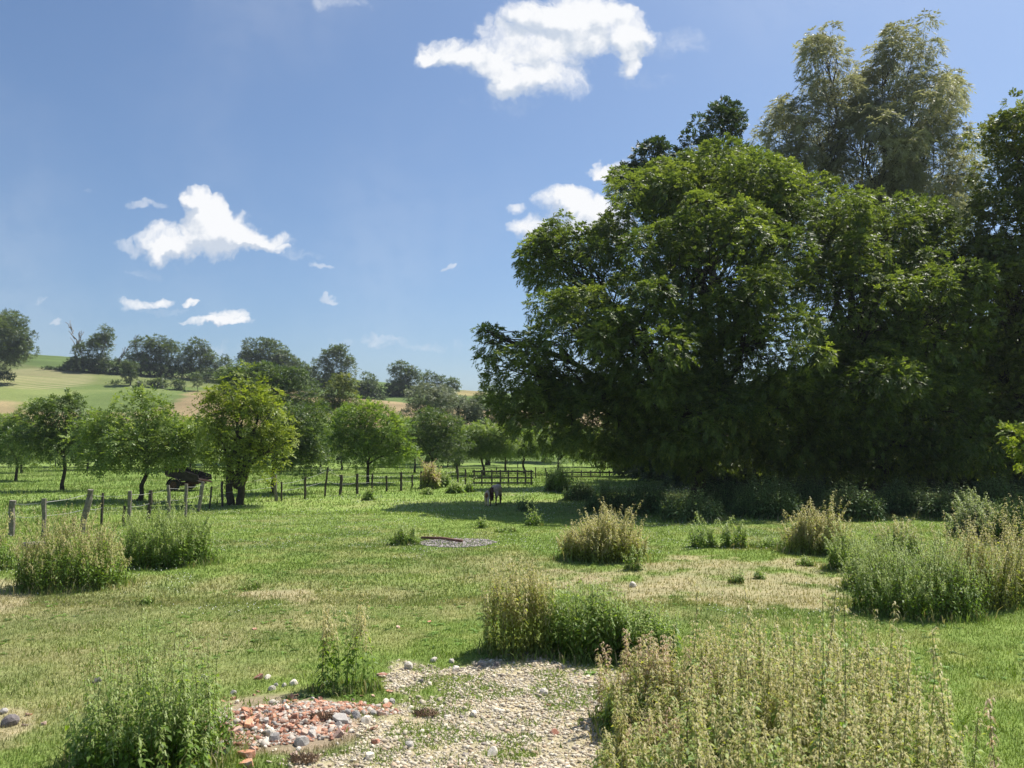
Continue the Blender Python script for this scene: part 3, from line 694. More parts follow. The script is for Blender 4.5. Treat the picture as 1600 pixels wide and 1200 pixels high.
for i, (lab, bx, Y, lob, kw) in enumerate(HT):
    kk = dict(tr=.35, spray=.95, nl=5, lw=.2, droop=.15, dens=.55, sub=(.22, .42), group=GH, nsub=1.3); kk.update(kw)
    px_tree('hedgerow_tree', lab, 'tree', bx, Y, lob, MAT_HILL, 300 + i, bark=MAT_BARKL if 'dead' in kw else None, **kk)
GHB = 'field hedge bushes on the hillside'
HB = [((75, 90, 100), 580, 5, 262, 'low shrub between the round tree at left and the hedgerow'),
      ((115, 135, 150), 578, 11, 260, 'dense dark hedge below the half dead antler tree'), ((170, 190, 205), 579, 11, 260, 'dense dark hedge below the slanting tree and the snag'),
      ((225, 240, 255), 580, 11, 259, 'dense dark hedge below the thin crowned tree'), ((275, 295, 318), 583, 9, 258, 'dense dark hedge below the tall dark round headed tree'),
      ((335, 350, 370), 588, 9, 255, 'dense dark hedge below the small round tree'), ((495, 515, 540), 603, 9, 236, 'dense hedge below the airy skyline tree'),
      ((560, 575, 585), 612, 7, 238, 'dense hedge below the small round skyline tree'), ((610, 630, 648), 615, 8, 248, 'dense hedge below the right hand skyline group'),
      ((174, 183), 600, 6, 234, 'dark shrub left of the pollard bush on the lower field edge'), ((222, 236), 600, 6, 232, 'ragged shrub right of the pollard bush'),
      ((246, 254), 596, 8, 232, 'spiky shrub in the middle of the lower field edge'), ((274, 283), 598, 7, 231, 'pale topped shrub on the lower field edge'), ((308,), 592, 11, 231, 'round grey green bush at the right end of the lower field edge'),
      ((595,), 620, 4, 236, 'tiny shrub on the field edge between the two skyline groups')]
for i, (xs_, cy, ry, Y, lab) in enumerate(HB):
    b = GY(xs_[len(xs_) // 2], Y)
    px_tree('hedge_shrub', lab, 'shrub', xs_[len(xs_) // 2], Y, [(x, cy + (0 if i < 9 else 3), 13 if len(xs_) > 2 else 8, ry) for x in xs_], MAT_DARKLEAF if i < 9 else MAT_HILL, 340 + i, tr=.12, trunk_h=.4, spray=.9, nl=5, lw=.26, droop=.1, dens=.7, group=GHB, nsub=.7)
px_tree('pollard_bush', 'vase shaped pollard bush on the lower field edge', 'bush', 202, 232, [(202, 575, 12, 9), (200, 588, 9, 12)], MAT_HILL, 360, tr=.25, trunk_h=1, spray=.8, nl=5, lw=.26, droop=0, dens=.8)
px_tree('hedge_shrub', 'small dark shrub on the field below the round tree at the left edge', 'shrub', 10, 222, [(8, 587, 14, 4), (-6, 588, 10, 5)], MAT_DARKLEAF, 361, tr=.1, trunk_h=.3, spray=.7, nl=5, lw=.26, droop=0, dens=.7, group=GHB)
#HAZE0
def haze():
    t = bpy.data.materials.new('air_haze'); t.use_nodes = True; n = t.node_tree; n.nodes.clear(); o = n.nodes.new('ShaderNodeOutputMaterial'); v = n.nodes.new('ShaderNodeVolumePrincipled')
    v.inputs['Color'].default_value = (.80, .88, 1, 1); v.inputs['Density'].default_value = HAZE_D; v.inputs['Anisotropy'].default_value = .2
    n.links.new(v.outputs[0], o.inputs['Volume'])
    mb = MB(); mb.box((0, 1920, 25), (5200, 4300, 55)); ob = mb.build('haze', t); tag(ob, 'thin summer haze in the air over the valley', 'haze', kind='stuff')
HAZE_D = 0.00018
haze()
#PART2
# ------------------------------------------------------------------ nettles and other tall weeds
def nettles(r, x, y, hgt, nodes, leafL, tas, lean=.12, leaf_lo=.15, leaf_hi=.92, tas_from=.45, fold=True, top_small=.35, extra=1, stem_r=.004, cut=1.0):
    """returns meshes (stems, leaves, tassels) for stems standing at x, y with heights hgt"""
    n = len(x); z0 = H(x, y) - .02
    base = np.stack([x, y, z0], 1)
    a = r.random(n) * 2 * np.pi; ln = hgt * lean * r.uniform(.2, 1.3, n)
    ld = np.stack([np.cos(a) * ln, np.sin(a) * ln, 0 * a], 1)
    bend = nrm(np.stack([r.normal(size=n), r.normal(size=n), 0 * a], 1)) * (hgt * .03)[:, None]
    def P(t):                                          # t (n,) or (n,m)
        t = np.asarray(t)
        if t.ndim == 1: return base + ld * (t ** 1.6)[:, None] + bend * np.sin(t * 5)[:, None] + np.stack([0 * t, 0 * t, t * hgt], 1)
        return base[:, None] + ld[:, None] * (t ** 1.6)[..., None] + bend[:, None] * np.sin(t * 5)[..., None] + (t * hgt[:, None])[..., None] * np.array([0, 0, 1.])
    # stems: triangular section
    segs = 5; S = []; ang = np.arange(3) * 2.0944
    ring = np.stack([np.cos(ang), np.sin(ang), 0 * ang], 1)
    for k in range(segs + 1):
        t = np.full(n, k / segs); rr = stem_r * (1 - .65 * k / segs)
        S.append(P(t)[:, None] + ring[None] * rr)
    SV = np.stack(S, 1).reshape(-1, 3); fs = []
    b0 = np.arange(n) * (segs + 1) * 3
    for k in range(segs):
        for q in range(3):
            q2 = (q + 1) % 3; fs.append(np.stack([b0 + k * 3 + q, b0 + k * 3 + q2, b0 + (k + 1) * 3 + q2, b0 + (k + 1) * 3 + q], 1))
    SF = np.concatenate(fs)
    # leaves: opposite pairs, each pair turned a quarter
    m = nodes; T = leaf_lo + (leaf_hi - leaf_lo) * (np.arange(m)[None] + r.uniform(-.3, .3, (n, m))) / (m - 1)
    T = np.clip(T, .03, .99)
    ph0 = r.random(n) * 6.28
    LV, LF, LVAL = [], [], []; off = 0
    Pn = P(T)
    for e in range(2 + 2 * extra):
        ph = ph0[:, None] + np.arange(m)[None] * 1.571 + (e % 2) * 3.1416 + r.normal(size=(n, m)) * .3 + (e // 2) * .8
        sz = leafL * (np.sin(np.clip(T, 0, 1) * 2.6 + .45) * (1 - top_small) + top_small * .6) * r.uniform(.6, 1.25, (n, m)) * (1 if e < 2 else .5)
        el = .35 * T - .05 - .45 * (1 - T) + r.normal(size=(n, m)) * .25
        ax = np.stack([np.cos(ph) * np.cos(el), np.sin(ph) * np.cos(el), np.sin(el)], -1)
        nn = nrm(np.array([0, 0, 1.]) + r.normal(size=(n, m, 3)) * .25)
        side = nrm(np.cross(ax, nn)); up = nrm(np.cross(side, ax))
        b = Pn + ax * (sz * .22)[..., None]
        w = sz * .25
        mid = b + ax * (sz * .4)[..., None] - up * (sz * .05)[..., None]
        tip = b + ax * (sz)[..., None]; tip[..., 2] -= sz * .38
        l = mid + side * w[..., None] + up * (sz * .06)[..., None]; rr_ = mid - side * w[..., None] + up * (sz * .06)[..., None]
        pv = np.stack([b, l, tip, rr_, mid], -2).reshape(-1, 3); k = n * m
        i0 = off + np.arange(k) * 5
        LV.append(pv); LF.append(np.concatenate([np.stack([i0, i0 + 4, i0 + 2, i0 + 1], 1), np.stack([i0, i0 + 3, i0 + 2, i0 + 4], 1)]))
        v = np.clip(.2 + .55 * T + r.normal(size=(n, m)) * .16, 0, 1); LVAL.append(np.repeat(v.ravel(), 5)); off += k * 5
    LV = np.concatenate(LV); LF = np.concatenate(LF); LVAL = np.concatenate(LVAL)
    out = [(SV, SF, None), (LV, LF, LVAL)]
    if tas:
        TV, TF, TVAL = [], [], []; off = 0
        mt = max(5, int(nodes * 1.3)); T2 = tas_from + (1.0 - tas_from) * (np.arange(mt)[None] + r.random((n, mt))) / mt
        P2 = P(np.clip(T2, 0, 1))
        for e in range(tas):
            ph = r.random((n, mt)) * 6.28; L = leafL * r.uniform(.5, 1.15, (n, mt)) * (1.15 - .55 * T2)
            ax = np.stack([np.cos(ph), np.sin(ph), r.normal(size=(n, mt)) * .35 + .25], -1)
            sd_ = nrm(np.cross(ax, [0, 0, 1.])) * (leafL * .055)
            m1_ = P2 + ax * (L * .5)[..., None]; m1_[..., 2] += L * .02
            tp = P2 + ax * (L * .85)[..., None]; tp[..., 2] -= L * .55
            pv = np.stack([P2 - sd_ * .4, P2 + sd_ * .4, m1_ + sd_, m1_ - sd_, tp + sd_ * .4, tp - sd_ * .4], -2).reshape(-1, 3)
            k = n * mt; i0 = off + np.arange(k) * 6
            TV.append(pv); TF.append(np.concatenate([np.stack([i0, i0 + 1, i0 + 2, i0 + 3], 1), np.stack([i0 + 3, i0 + 2, i0 + 4, i0 + 5], 1)]))
            TVAL.append(np.repeat(np.clip(.5 + r.normal(size=(n, mt)) * .25, 0, 1).ravel(), 6)); off += k * 6
        out.append((np.concatenate(TV), np.concatenate(TF), np.concatenate(TVAL)))
    return out
def put(root, res, mats, names=('stems', 'leaves', 'seed_tassels')):
    loc = np.array(root.location)
    for (V, Fc, val), mt_, nm in zip(res, mats, names):
        mesh_np(nm, V - loc, Fc, mt_, val=val, parent=root)
def in_ell(r, n, cx, cy, rx, ry):
    a = r.random(n) * 6.283; q = np.sqrt(r.random(n)); return cx + np.cos(a) * q * rx, cy + np.sin(a) * q * ry
SKIRT = []
def clump(label, px, py, wpx, hpx, seed, kind='net', dens=1.0, depth=.8, name='nettle_clump', cat='weeds', group=None, leafL=None, tall=1.0, tas=2, var=.2, tf=.6):
    """px, py: foot of the clump in the photo; wpx, hpx: its size there"""
    r = np.random.default_rng(seed); b = G(px, py); Y = b[1]; s = Y / F
    w = wpx * s / 2; dd = w * depth; h = hpx * s * (1.3 if wpx < 45 else 1.0)
    cy = Y + dd * .8; cx = (px - 800) / F * cy
    n = int(max(14, dens * 72 * math.pi * w * dd)); n = min(n, 1400)
    x, y = in_ell(r, n, cx, cy, w, dd)
    e = np.sqrt(((x - cx) / w) ** 2 + ((y - cy) / dd) ** 2)
    hh = h * (1.08 - .55 * e ** 2.4) * r.uniform(1 - var * 2.0, 1 + var * .8, n) * (.72 + .5 * vn(x * 1.7, y * 1.7, seed))
    mats = {'net': (MAT_STEM, MAT_NET, MAT_TASG), 'yel': (MAT_STEM, MAT_NETY, MAT_TAS), 'pink': (MAT_STEM, MAT_NETY, MAT_TASP),
            'dark': (MAT_STEMD, MAT_BUSH, MAT_TASG), 'grey': (MAT_STEM, MAT_GREY, MAT_TASG), 'mix': (MAT_STEM, MAT_NET, MAT_TAS)}[kind]
    L = leafL or max(.08, .0056 * Y)
    nodes = int(np.clip(h / (L * .6), 6, 14))
    SKIRT.append((cx, cy, w, dd))
    root = empty(name, (cx, cy, float(H(cx, cy))), label, cat, group)
    put(root, nettles(r, x, y, hh, nodes, L, tas, lean=.34, leaf_lo=.03, leaf_hi=.97, tas_from=tf, extra=1, stem_r=.0045 + Y * .00012), mats)
    return root
GN = 'nettle clumps standing in the pasture'
CL = [
 ('nettle clump cut off by the left edge of the photo in front of the fence', 0, 893, 60, 100, 'mix', 1.0),
 ('broad dark based nettle clump at left, nearer one of the pair by the fence', 122, 925, 160, 112, 'mix', 1.3),
 ('rounded green nettle clump at left, farther one of the pair by the fence', 270, 888, 140, 92, 'net', 1.3),
 ('small low dark nettle tuft beside the grey gravel patch and the rusty pole', 633, 852, 44, 28, 'net', 1.2),
 ('dense stand of seeding nettles with pale beige tips alone in the middle of the meadow', 938, 880, 132, 80, 'yel', 1.4),
 ('small green weed at the right foot of the beige tipped nettle stand', 988, 892, 26, 28, 'net', 1.0),
 ('left one of two small green nettle plants in front of the shaded bushes', 1097, 856, 36, 38, 'net', 1.2),
 ('right, taller one of two small green nettle plants in front of the shaded bushes', 1143, 857, 36, 52, 'net', 1.2),
 ('yellowish nettle clump right of the dry patch with seeding tops', 1270, 868, 100, 75, 'yel', 1.3),
 ('round green nettle clump touching the big bank of nettles at right', 1315, 893, 66, 62, 'net', 1.2),
 ('pale spiky clump standing behind the big bank of nettles', 1395, 865, 60, 62, 'mix', 1.0),
 ('big bright green nettle bank spreading at right of the dry patch', 1425, 968, 210, 125, 'net', 1.3),
 ('straw coloured seeding top of the nettle bank at right', 1515, 955, 150, 150, 'yel', 1.2),
 ('green nettle clump left of the big bank, reaching towards the dry patch', 1370, 925, 110, 80, 'net', 1.2),
 ('yellow brown nettle clump cut off by the right edge of the photo', 1590, 940, 110, 120, 'yel', 1.2),
 ('pale grey green clump behind the bank near the right edge', 1520, 842, 80, 60, 'grey', 1.0),
 ('light green clump at the right edge in front of the dark wood', 1580, 850, 90, 58, 'net', 1.0),
]
for i, (lab, px, py, w, h, kd, dn) in enumerate(CL):
    clump(lab, px, py, w, h, 400 + i, kd, dn, group=GN, tas=3 if kd in ('pink', 'yel') else 2, tf=.5 if kd in ('pink', 'yel') else .7)
GSB = 'shaded bushes at the foot of the wood'
SB = [(905, 782, 50, 30), (955, 796, 84, 36), (1008, 806, 76, 52), (1078, 811, 96, 46), (1135, 800, 90, 48), (1195, 806, 100, 60), (1262, 800, 86, 48), (1325, 808, 100, 50), (1405, 804, 100, 48), (1478, 808, 96, 44), (1556, 804, 100, 48)]
SBL = ['leftmost small shaded bush near the end of the rail fence', 'shaded bush behind the left part of the beige tipped nettle stand', 'shaded bush behind the right part of the beige tipped nettle stand', 'shaded bush between the beige tipped stand and the two small nettles',
       'shaded bush directly behind the two small green nettle plants', 'tall leafy shaded bush with a paler top, right of the two small nettles', 'shaded bush behind the yellowish clump, left half', 'shaded bush behind the yellowish clump, right half',
       'shaded bush behind the pale spiky clump', 'shaded bush behind the grey green clump', 'rightmost shaded bush below the small leaved tree']
for i, (px, py, w, h) in enumerate(SB):
    clump(SBL[i], px, py + (6 if i % 2 else 1), w, h * 1.15, 440 + i, 'dark', .9, name='bush', cat='bush', group=GSB, leafL=.2, tas=0, var=.12, depth=.9, tf=.8)
GW2 = 'small weeds dotted over the meadow'
WD = [(578, 782, 16, 22, 'small weed against the fence posts right of the cherry trunk'), (672, 764, 26, 34, 'brown withered weed at the fence below the deep green orchard tree'), (690, 762, 22, 24, 'green weed right of the brown withered weed'),
      (711, 771, 24, 14, 'low weed tuft left of the foal'), (735, 769, 12, 18, 'thin weed between low tuft and hurdle'), (668, 773, 16, 8, 'flat tuft in front of the brown withered weed'), (755, 825, 12, 14, 'thin weed in the tree shadow below the foal'),
      (835, 822, 24, 22, 'weed in the tree shadow below the hurdle end'), (820, 800, 22, 20, 'dark weed tuft right of the mare'), (865, 768, 24, 26, 'pale weed at the left end of the shaded bushes'), (882, 770, 20, 34, 'tall weed at the left end of the shaded bushes'),
      (790, 832, 26, 9, 'flat weed at the lower edge of the tree shadow'), (1200, 858, 60, 18, 'low sprawling weeds right of the two small nettles'), (1180, 905, 14, 18, 'single thin weed in the middle of the dry patch'), (1145, 912, 20, 22, 'small plant in the dry patch'),
      (240, 945, 16, 12, 'small dark weed in the dry grass at left'), (1250, 885, 26, 14, 'low weed on the rim of the dry patch'), (395, 922, 30, 8, 'flat green weed at the bare spot left of centre')]
for i, (px, py, w, h, lab) in enumerate(WD):
    clump(lab, px, py, w, h, 470 + i, 'pink' if i == 1 else ('dark' if i == 8 else 'net'), 1.3, name='weed', cat='weed', group=GW2, tas=1, depth=.9)

# foreground weeds, close to the camera
def patch(label, name, spots, hrange, seed, mats, nodes=13, leafL=.085, tas=3, tf=.45, n=200, group=None, extra=1, lean=.12, cat='weeds', stem_r=.0045, hi=.92, lo=.15):
    r = np.random.default_rng(seed); X, Y_, Hh = [], [], []
    wsum = sum(s[2] * s[3] for s in spots)
    for (cx, cy, rx, ry, *hs) in spots:
        m = int(n * rx * ry / wsum) + 1; x, y = in_ell(r, m, cx, cy, rx, ry); X.append(x); Y_.append(y)
        e = ((x - cx) / rx) ** 2 + ((y - cy) / ry) ** 2
        Hh.append((hs[0] if hs else 1.0) * r.uniform(hrange[0], hrange[1], m) * (1 - .22 * e))
    x, y, h = map(np.concatenate, (X, Y_, Hh)); SKIRT.extend([s[:4] for s in spots])
    c = (float(np.mean(x)), float(np.mean(y))); root = empty(name, (c[0], c[1], float(H(*c))), label, cat, group)
    put(root, nettles(r, x, y, h, nodes, leafL, tas, lean=lean, leaf_lo=lo, leaf_hi=hi, tas_from=tf, extra=extra, stem_r=stem_r), mats)
    return root
GF = 'tall nettles in the foreground'
b = G(820, 1030)
patch('yellowing tall nettle clump behind the gravel in the centre foreground', 'nettle_clump', [(b[0] - .08, b[1] + .35, .5, .4)], (1.0, 1.5), 501, (MAT_STEM, MAT_NETY, MAT_TAS), n=75, group=GF, tas=3, leafL=.10, nodes=14, lo=.05)
b = G(925, 1035)
patch('dark green nettle clump between the gravel and the large foreground stand', 'nettle_clump', [(b[0] + .0, b[1] + .45, .68, .5), (b[0] + .75, b[1] + .3, .45, .5, .8)], (.75, 1.2), 502, (MAT_STEM, MAT_NET, MAT_TASG), n=230, group=GF, tas=1, nodes=11, leafL=.12, lo=.04)
b = G(532, 1085)
patch('loose clump of tall thin seeding nettles above the brick rubble', 'nettle_clump', [(b[0], b[1] + .2, .38, .24)], (.85, 1.3), 503, (MAT_STEM, MAT_NET, MAT_TAS), n=17, group=GF, tas=3, nodes=10, leafL=.105, lo=.05, tf=.55, hi=.62, extra=0)
b = G(205, 1215)
patch('leafy green nettle clump with thin seeding stems at the lower left', 'nettle_clump', [(b[0], b[1] + .25, .62, .62), (b[0] + .15, b[1] + .55, .55, .5, .8)], (.45, .9), 504, (MAT_STEM, MAT_NET, MAT_TASG), n=150, group=GF, tas=2, nodes=10, leafL=.10, lo=.05, tf=.6)
patch('thin pale seeding stalks rising from the lower left nettle clump', 'nettle_stalks', [(b[0] + .0, b[1] + .35, .62, .5)], (1.1, 1.5), 505, (MAT_STEM, MAT_NET, MAT_TASG), n=46, group=GF, tas=4, nodes=11, leafL=.075, lo=.2, tf=.35, extra=0)
b = G(300, 1105)
patch('small dark nettle clump at the left edge of the brick rubble', 'nettle_clump', [(b[0], b[1] + .15, .2, .2)], (.3, .55), 506, (MAT_STEM, MAT_NET, MAT_TASG), n=26, group=GF, tas=1, nodes=8, leafL=.09, lo=.05)
# the large stand on the right: a dense body that nobody could count and taller single plants
def world_at(px, Y): return ((px - 800) / F * Y, Y)
sp = []
for px, Y, rx, ry, hs in ((1010, 8.4, .45, .8, .75), (1100, 8.0, .7, 1.1, .92), (1230, 7.6, .8, 1.4, 1.0), (1350, 7.2, .6, 1.3, 1.0), (1120, 6.2, .6, .8, .95), (1270, 5.6, .7, .8, 1.0), (1000, 7.0, .35, .6, .6), (1010, 6.2, .25, .5, .65), (1400, 5.8, .35, .8, .9), (1180, 9.2, .8, .7, .95), (1330, 9.0, .5, .7, .95)):
    x, y = world_at(px, Y); sp.append((x, y, rx, ry, hs))
o = patch('dense straw and green mass of seeding nettles filling the lower right', 'nettle_stand', sp, (.8, 1.36), 510, (MAT_STEM, MAT_NETY, MAT_TAS), n=580, tas=4, tf=.35, leafL=.085, nodes=14, lo=.12)
sp2 = [(s[0], s[1], s[2], s[3], s[4] * .88) for s in sp]
patch('bright green young nettles growing low inside the straw coloured stand', 'nettle_stand', sp2, (.6, 1.15), 511, (MAT_STEM, MAT_NET, MAT_TASG), n=420, tas=1, tf=.6, leafL=.125, nodes=10, lo=.1)
x, y = world_at(985, 8.9)
patch('pinkish brown seeding nettles on the left flank of the large stand', 'nettle_clump', [(x, y, .38, .35), (x + .35, y - .5, .4, .5), (x + .0, y - 1.6, .3, .5, .6)], (.75, 1.1), 512, (MAT_STEMD, MAT_NETY, MAT_TASP), n=80, tas=5, tf=.3, leafL=.085, nodes=12, group=GF, lo=.12)
TALL = [(1075, 6.6, 905, 'dark', 'tall dark seeding stalk at the left of the large stand, tip above the dry patch'), (1155, 6.0, 930, 'dark', 'second tall dark stalk of the large stand, leaning left'), (1185, 7.0, 925, 'dark', 'dark stalk close behind the leaning one in the large stand'),
        (1270, 5.2, 930, 'net', 'straight thin green stalk in the middle of the large stand'), (1308, 5.5, 935, 'dark', 'thick dark seed laden stalk at the centre right of the large stand'), (1270, 6.6, 905, 'yel', 'pale slender stalk behind the straight green one'),
        (1385, 5.6, 985, 'yel', 'straw stalk near the right rim of the large stand'), (1440, 5.5, 965, 'yel', 'stalk with a bushy tip standing clear against the grass at right'), (1478, 5.3, 1005, 'yel', 'last upright stalk at the right rim of the large stand'),
        (1530, 5.0, 1070, 'pink', 'stalk leaning right with a pinkish tip over the grass'), (1500, 5.2, 1080, 'yel', 'short stalk left of the leaning pinkish one'), (1600, 5.0, 1100, 'pink', 'pinkish seeding stalk cut off by the right edge of the photo'),
        (1225, 6.0, 960, 'yel', 'pale stalk between the dark pair and the straight green stalk'), (1350, 6.2, 930, 'yel', 'pale nodding stalk right of the thick dark one'), (1120, 5.4, 1010, 'yel', 'stalk low at the left front of the large stand')]
for i, (px, Y, top, kd, lab) in enumerate(TALL):
    r = np.random.default_rng(600 + i); x, y = world_at(px, Y); hh = AT(px, top, Y)[2] - float(H(x, y))
    root = empty('nettle_plant', (x, y, float(H(x, y))), lab, 'nettle', 'single nettle stalks standing above the large stand')
    mats = {'net': (MAT_STEM, MAT_NET, MAT_TASG), 'yel': (MAT_STEM, MAT_NETY, MAT_TAS), 'pink': (MAT_STEMD, MAT_NETY, MAT_TASP), 'dark': (MAT_STEMD, MAT_NET, MAT_TAS)}[kd]
    put(root, nettles(r, np.array([x]), np.array([y]), np.array([hh]), 16, .085, 5, lean=.10 if 'lean' not in lab else .25, leaf_lo=.25, leaf_hi=.97, tas_from=.5, extra=1, stem_r=.006), mats, ('stem', 'leaves', 'seed_tassels'))

def skirts():
    r = np.random.default_rng(55); Vs, Cs = [], []; 
    for cx, cy, w, dd in SKIRT:
        n = int(260 + 420 * (w + dd)); a = r.random(n) * 6.283; q = r.normal(1.0, .16, n); x = cx + np.cos(a) * w * q; y = cy + np.sin(a) * dd * q
        k = vn(x * 2.5, y * 2.5, 8) > .38; x, y = x[k], y[k]
        c = np.array([.17, .24, .06]) * r.uniform(.6, 1.5, len(x))[:, None]; c[r.random(len(x)) > .75] = [.42, .37, .2]
        z = H(x, y); n = len(x); h = r.gamma(3, .04, n) * min(1.2, .55 + w * .4); al = r.random(n) * 6.283; l = h * r.uniform(.1, .8, n)
        base = np.stack([x, y, z - .01], 1); wd = .005 + cy * .0003; b2 = r.random(n) * 6.283; d = np.stack([np.cos(b2), np.sin(b2), 0 * b2], 1) * wd
        mid = base + np.stack([np.cos(al) * l * .35, np.sin(al) * l * .35, h * .65], 1); tip = base + np.stack([np.cos(al) * l, np.sin(al) * l, h], 1)
        Vs.append(np.stack([base - d, base + d, mid + d * .7, mid - d * .7, mid - d * .7, mid + d * .7, tip + d * .1, tip - d * .1], 1).reshape(-1, 3)); Cs.append(np.repeat(c, 8, 0))
    V = np.concatenate(Vs); o = mesh_np('long_grass', V, np.arange(len(V)).reshape(-1, 4), MAT_BLADE, np.concatenate(Cs))
    tag(o, 'long ragged grass growing round the feet of the nettle clumps', 'grass', kind='stuff')
    x, y = wedge(5200, 6.2, 30, 1.2); k = (vn(x / 1.1, y / 1.1, 15) > .5) & (zones(x, y)[7] < .6) & (zones(x, y)[6] < .5); x, y = x[k], y[k]; m = 7; n = len(x)
    ph = r.random((n, 1)) * 6.28 + np.arange(m)[None] * 6.283 / m + r.normal(size=(n, m)) * .3; ax = nrm(np.stack([np.cos(ph), np.sin(ph), r.uniform(.05, .7, (n, m))], -1)).reshape(-1, 3)
    b = np.repeat(np.stack([x, y, H(x, y) + .005], 1), m, 0); L = np.repeat(r.uniform(.03, .10, n), m) * r.uniform(.6, 1.2, n * m)
    V, f = leaf_quads(b, ax, np.tile([0., 0, 1], (n * m, 1)), L, L * .42, .3); c = np.array([.13, .22, .05]) * r.uniform(.55, 1.7, (n, 1)); c = np.repeat(c, m * 4, 0)
    tag(mesh_np('ground_weeds', V, f, MAT_BLADE, c), 'flat rosettes of broad leaved weeds among the short turf', 'weeds', kind='stuff')
skirts()

# ------------------------------------------------------------------ wire fence
def fence():
    P_ = [  # foot x, foot y, top x, top y, width, dark
     (17, 838, 20, 782, 9, 0), (67, 840, 70, 779, 7, 0), (128, 833, 142, 765, 9, 0), (115, 838, 115, 810, 4, 1), (158, 822, 161, 770, 4, 1), (193, 822, 194, 790, 4, 1), (201, 822, 203, 767, 6, 0),
     (232, 812, 236, 766, 6, 1), (264, 810, 263, 758, 5, 0), (290, 808, 291, 756, 5, 0), (310, 800, 317, 753, 6, 0), (327, 795, 331, 760, 3, 1), (347, 792, 347, 752, 4, 1),
     (431, 783, 430, 742, 5, 0), (440, 783, 440, 753, 3, 1), (476, 780, 477, 745, 4, 1), (507, 777, 512, 730, 3, 1), (532, 774, 533, 742, 5, 1), (558, 772, 558, 740, 4, 1), (581, 769, 582, 740, 3, 1), (604, 768, 604, 743, 3, 1),
     (627, 767, 627, 738, 4, 1), (644, 764, 644, 742, 3, 1), (658, 763, 658, 736, 3, 1), (676, 761, 676, 738, 3, 1), (697, 758, 697, 736, 3, 1), (715, 757, 715, 733, 3.4, 1), (727, 757, 727, 733, 3, 1)]
    ft = G(P_[0][0], P_[0][1])
    root = empty('wire_fence', ft, 'leaning line of weathered wooden posts and thin wire between meadow and orchard', 'fence')
    tops = []
    for fx, fy, tx, ty, w, dk in P_:
        a = G(fx, fy); b = AT(tx, ty, a[1]); s = a[1] / F * w * .5
        mb = MB(); d = b - a
        ts = np.linspace(-.08, 1, 6); r = random.Random(int(fx)); pts = [a + d * t_ + np.array([r.uniform(-1, 1), r.uniform(-1, 1), 0]) * s * .25 for t_ in ts]
        mb.tube([p - ft for p in pts], [s * r.uniform(.9, 1.1) for _ in ts], 7)
        # the sawn top, a little slanted
        mb.build('post', MAT_POSTD if dk else MAT_POST, root)
        tops.append((a - ft, b - ft))
    for h in (.9, .55):
        mb = MB(); pts = []
        for i, (a, b) in enumerate(tops):
            p = a + (b - a) * h
            if (b - a)[2] < .75: continue
            if pts: m = (pts[-1] + p) / 2; m[2] -= .04; pts.append(m)
            pts.append(p)
        mb.tube(pts, [.006] * len(pts), 4); mb.build('wire', MAT_WIRE, root)
fence()
def rail_fence(name, label, x0, x1, ytop, ybot, Y0, Y1, posts, rails, back=None):
    root = empty(name, AT(x0, ybot, Y0), label, 'fence', None); o = np.array(root.location)
    for u in posts:
        Yp = Y0 + (Y1 - Y0) * u; px = x0 + (x1 - x0) * u; foot = GY(px, Yp); top = AT(px, ytop - 2, Yp)
        mb = MB(); mb.box((foot + top) / 2 - o + np.array([0, 0, -.05]), (.11, .11, top[2] - foot[2] + .1)); mb.build('post', MAT_RAIL, root, bevel=.01)
    for k in rails:
        a = AT(x0, ybot + (ytop - ybot) * k, Y0); b = AT(x1, ybot + (ytop - ybot) * k, Y1)
        c = (a + b) / 2 - o; d = b - a; L = float(np.linalg.norm(d)); rot = Vector(d).to_track_quat('X', 'Z').to_matrix()
        mb = MB(); mb.box(c + np.array([0, -.085, 0]), (L + .3, .05, .12), rot); mb.build('rail', MAT_RAIL, root, bevel=.008)
    return root
YH = float(G(780, 758)[1])
rail_fence('rail_fence', 'three railed wooden hurdle standing behind the mare and foal', 741, 830, 736, 757, YH, YH + .3, (.0, .135, .31, .46, .6, .76, .9, 1.0), (.12, .5, .97))
YR = float(G(880, 748)[1])
rail_fence('rail_fence', 'low railed fence under the ash branches, right of the hurdle', 879, 1010, 737, 749, YR, YR + 4, [i / 9 for i in range(10)], (.35, .9))
GP = 'far fence posts behind the hurdle'
for i, (fx, fy, ty, lab) in enumerate(((837, 747, 730, 'slim post just right of the wooden hurdle'), (855, 746, 731, 'tilted post between the hurdle and the low railed fence'), (871, 745, 731, 'post left of the low railed fence'), (809, 731, 722, 'tiny far post behind the small apple tree'), (776, 741, 730, 'far post behind the middle of the hurdle'))):
    a = G(fx, fy); b = AT(fx - (3 if i == 1 else 0), ty, a[1]); mb = MB(); mb.tube([np.zeros(3) - [0, 0, .1], (b - a) * .5, b - a], [.06, .055, .055], 7)
    o = mb.build('fence_post', MAT_POSTD); o.location = a; tag(o, lab, 'post', GP)

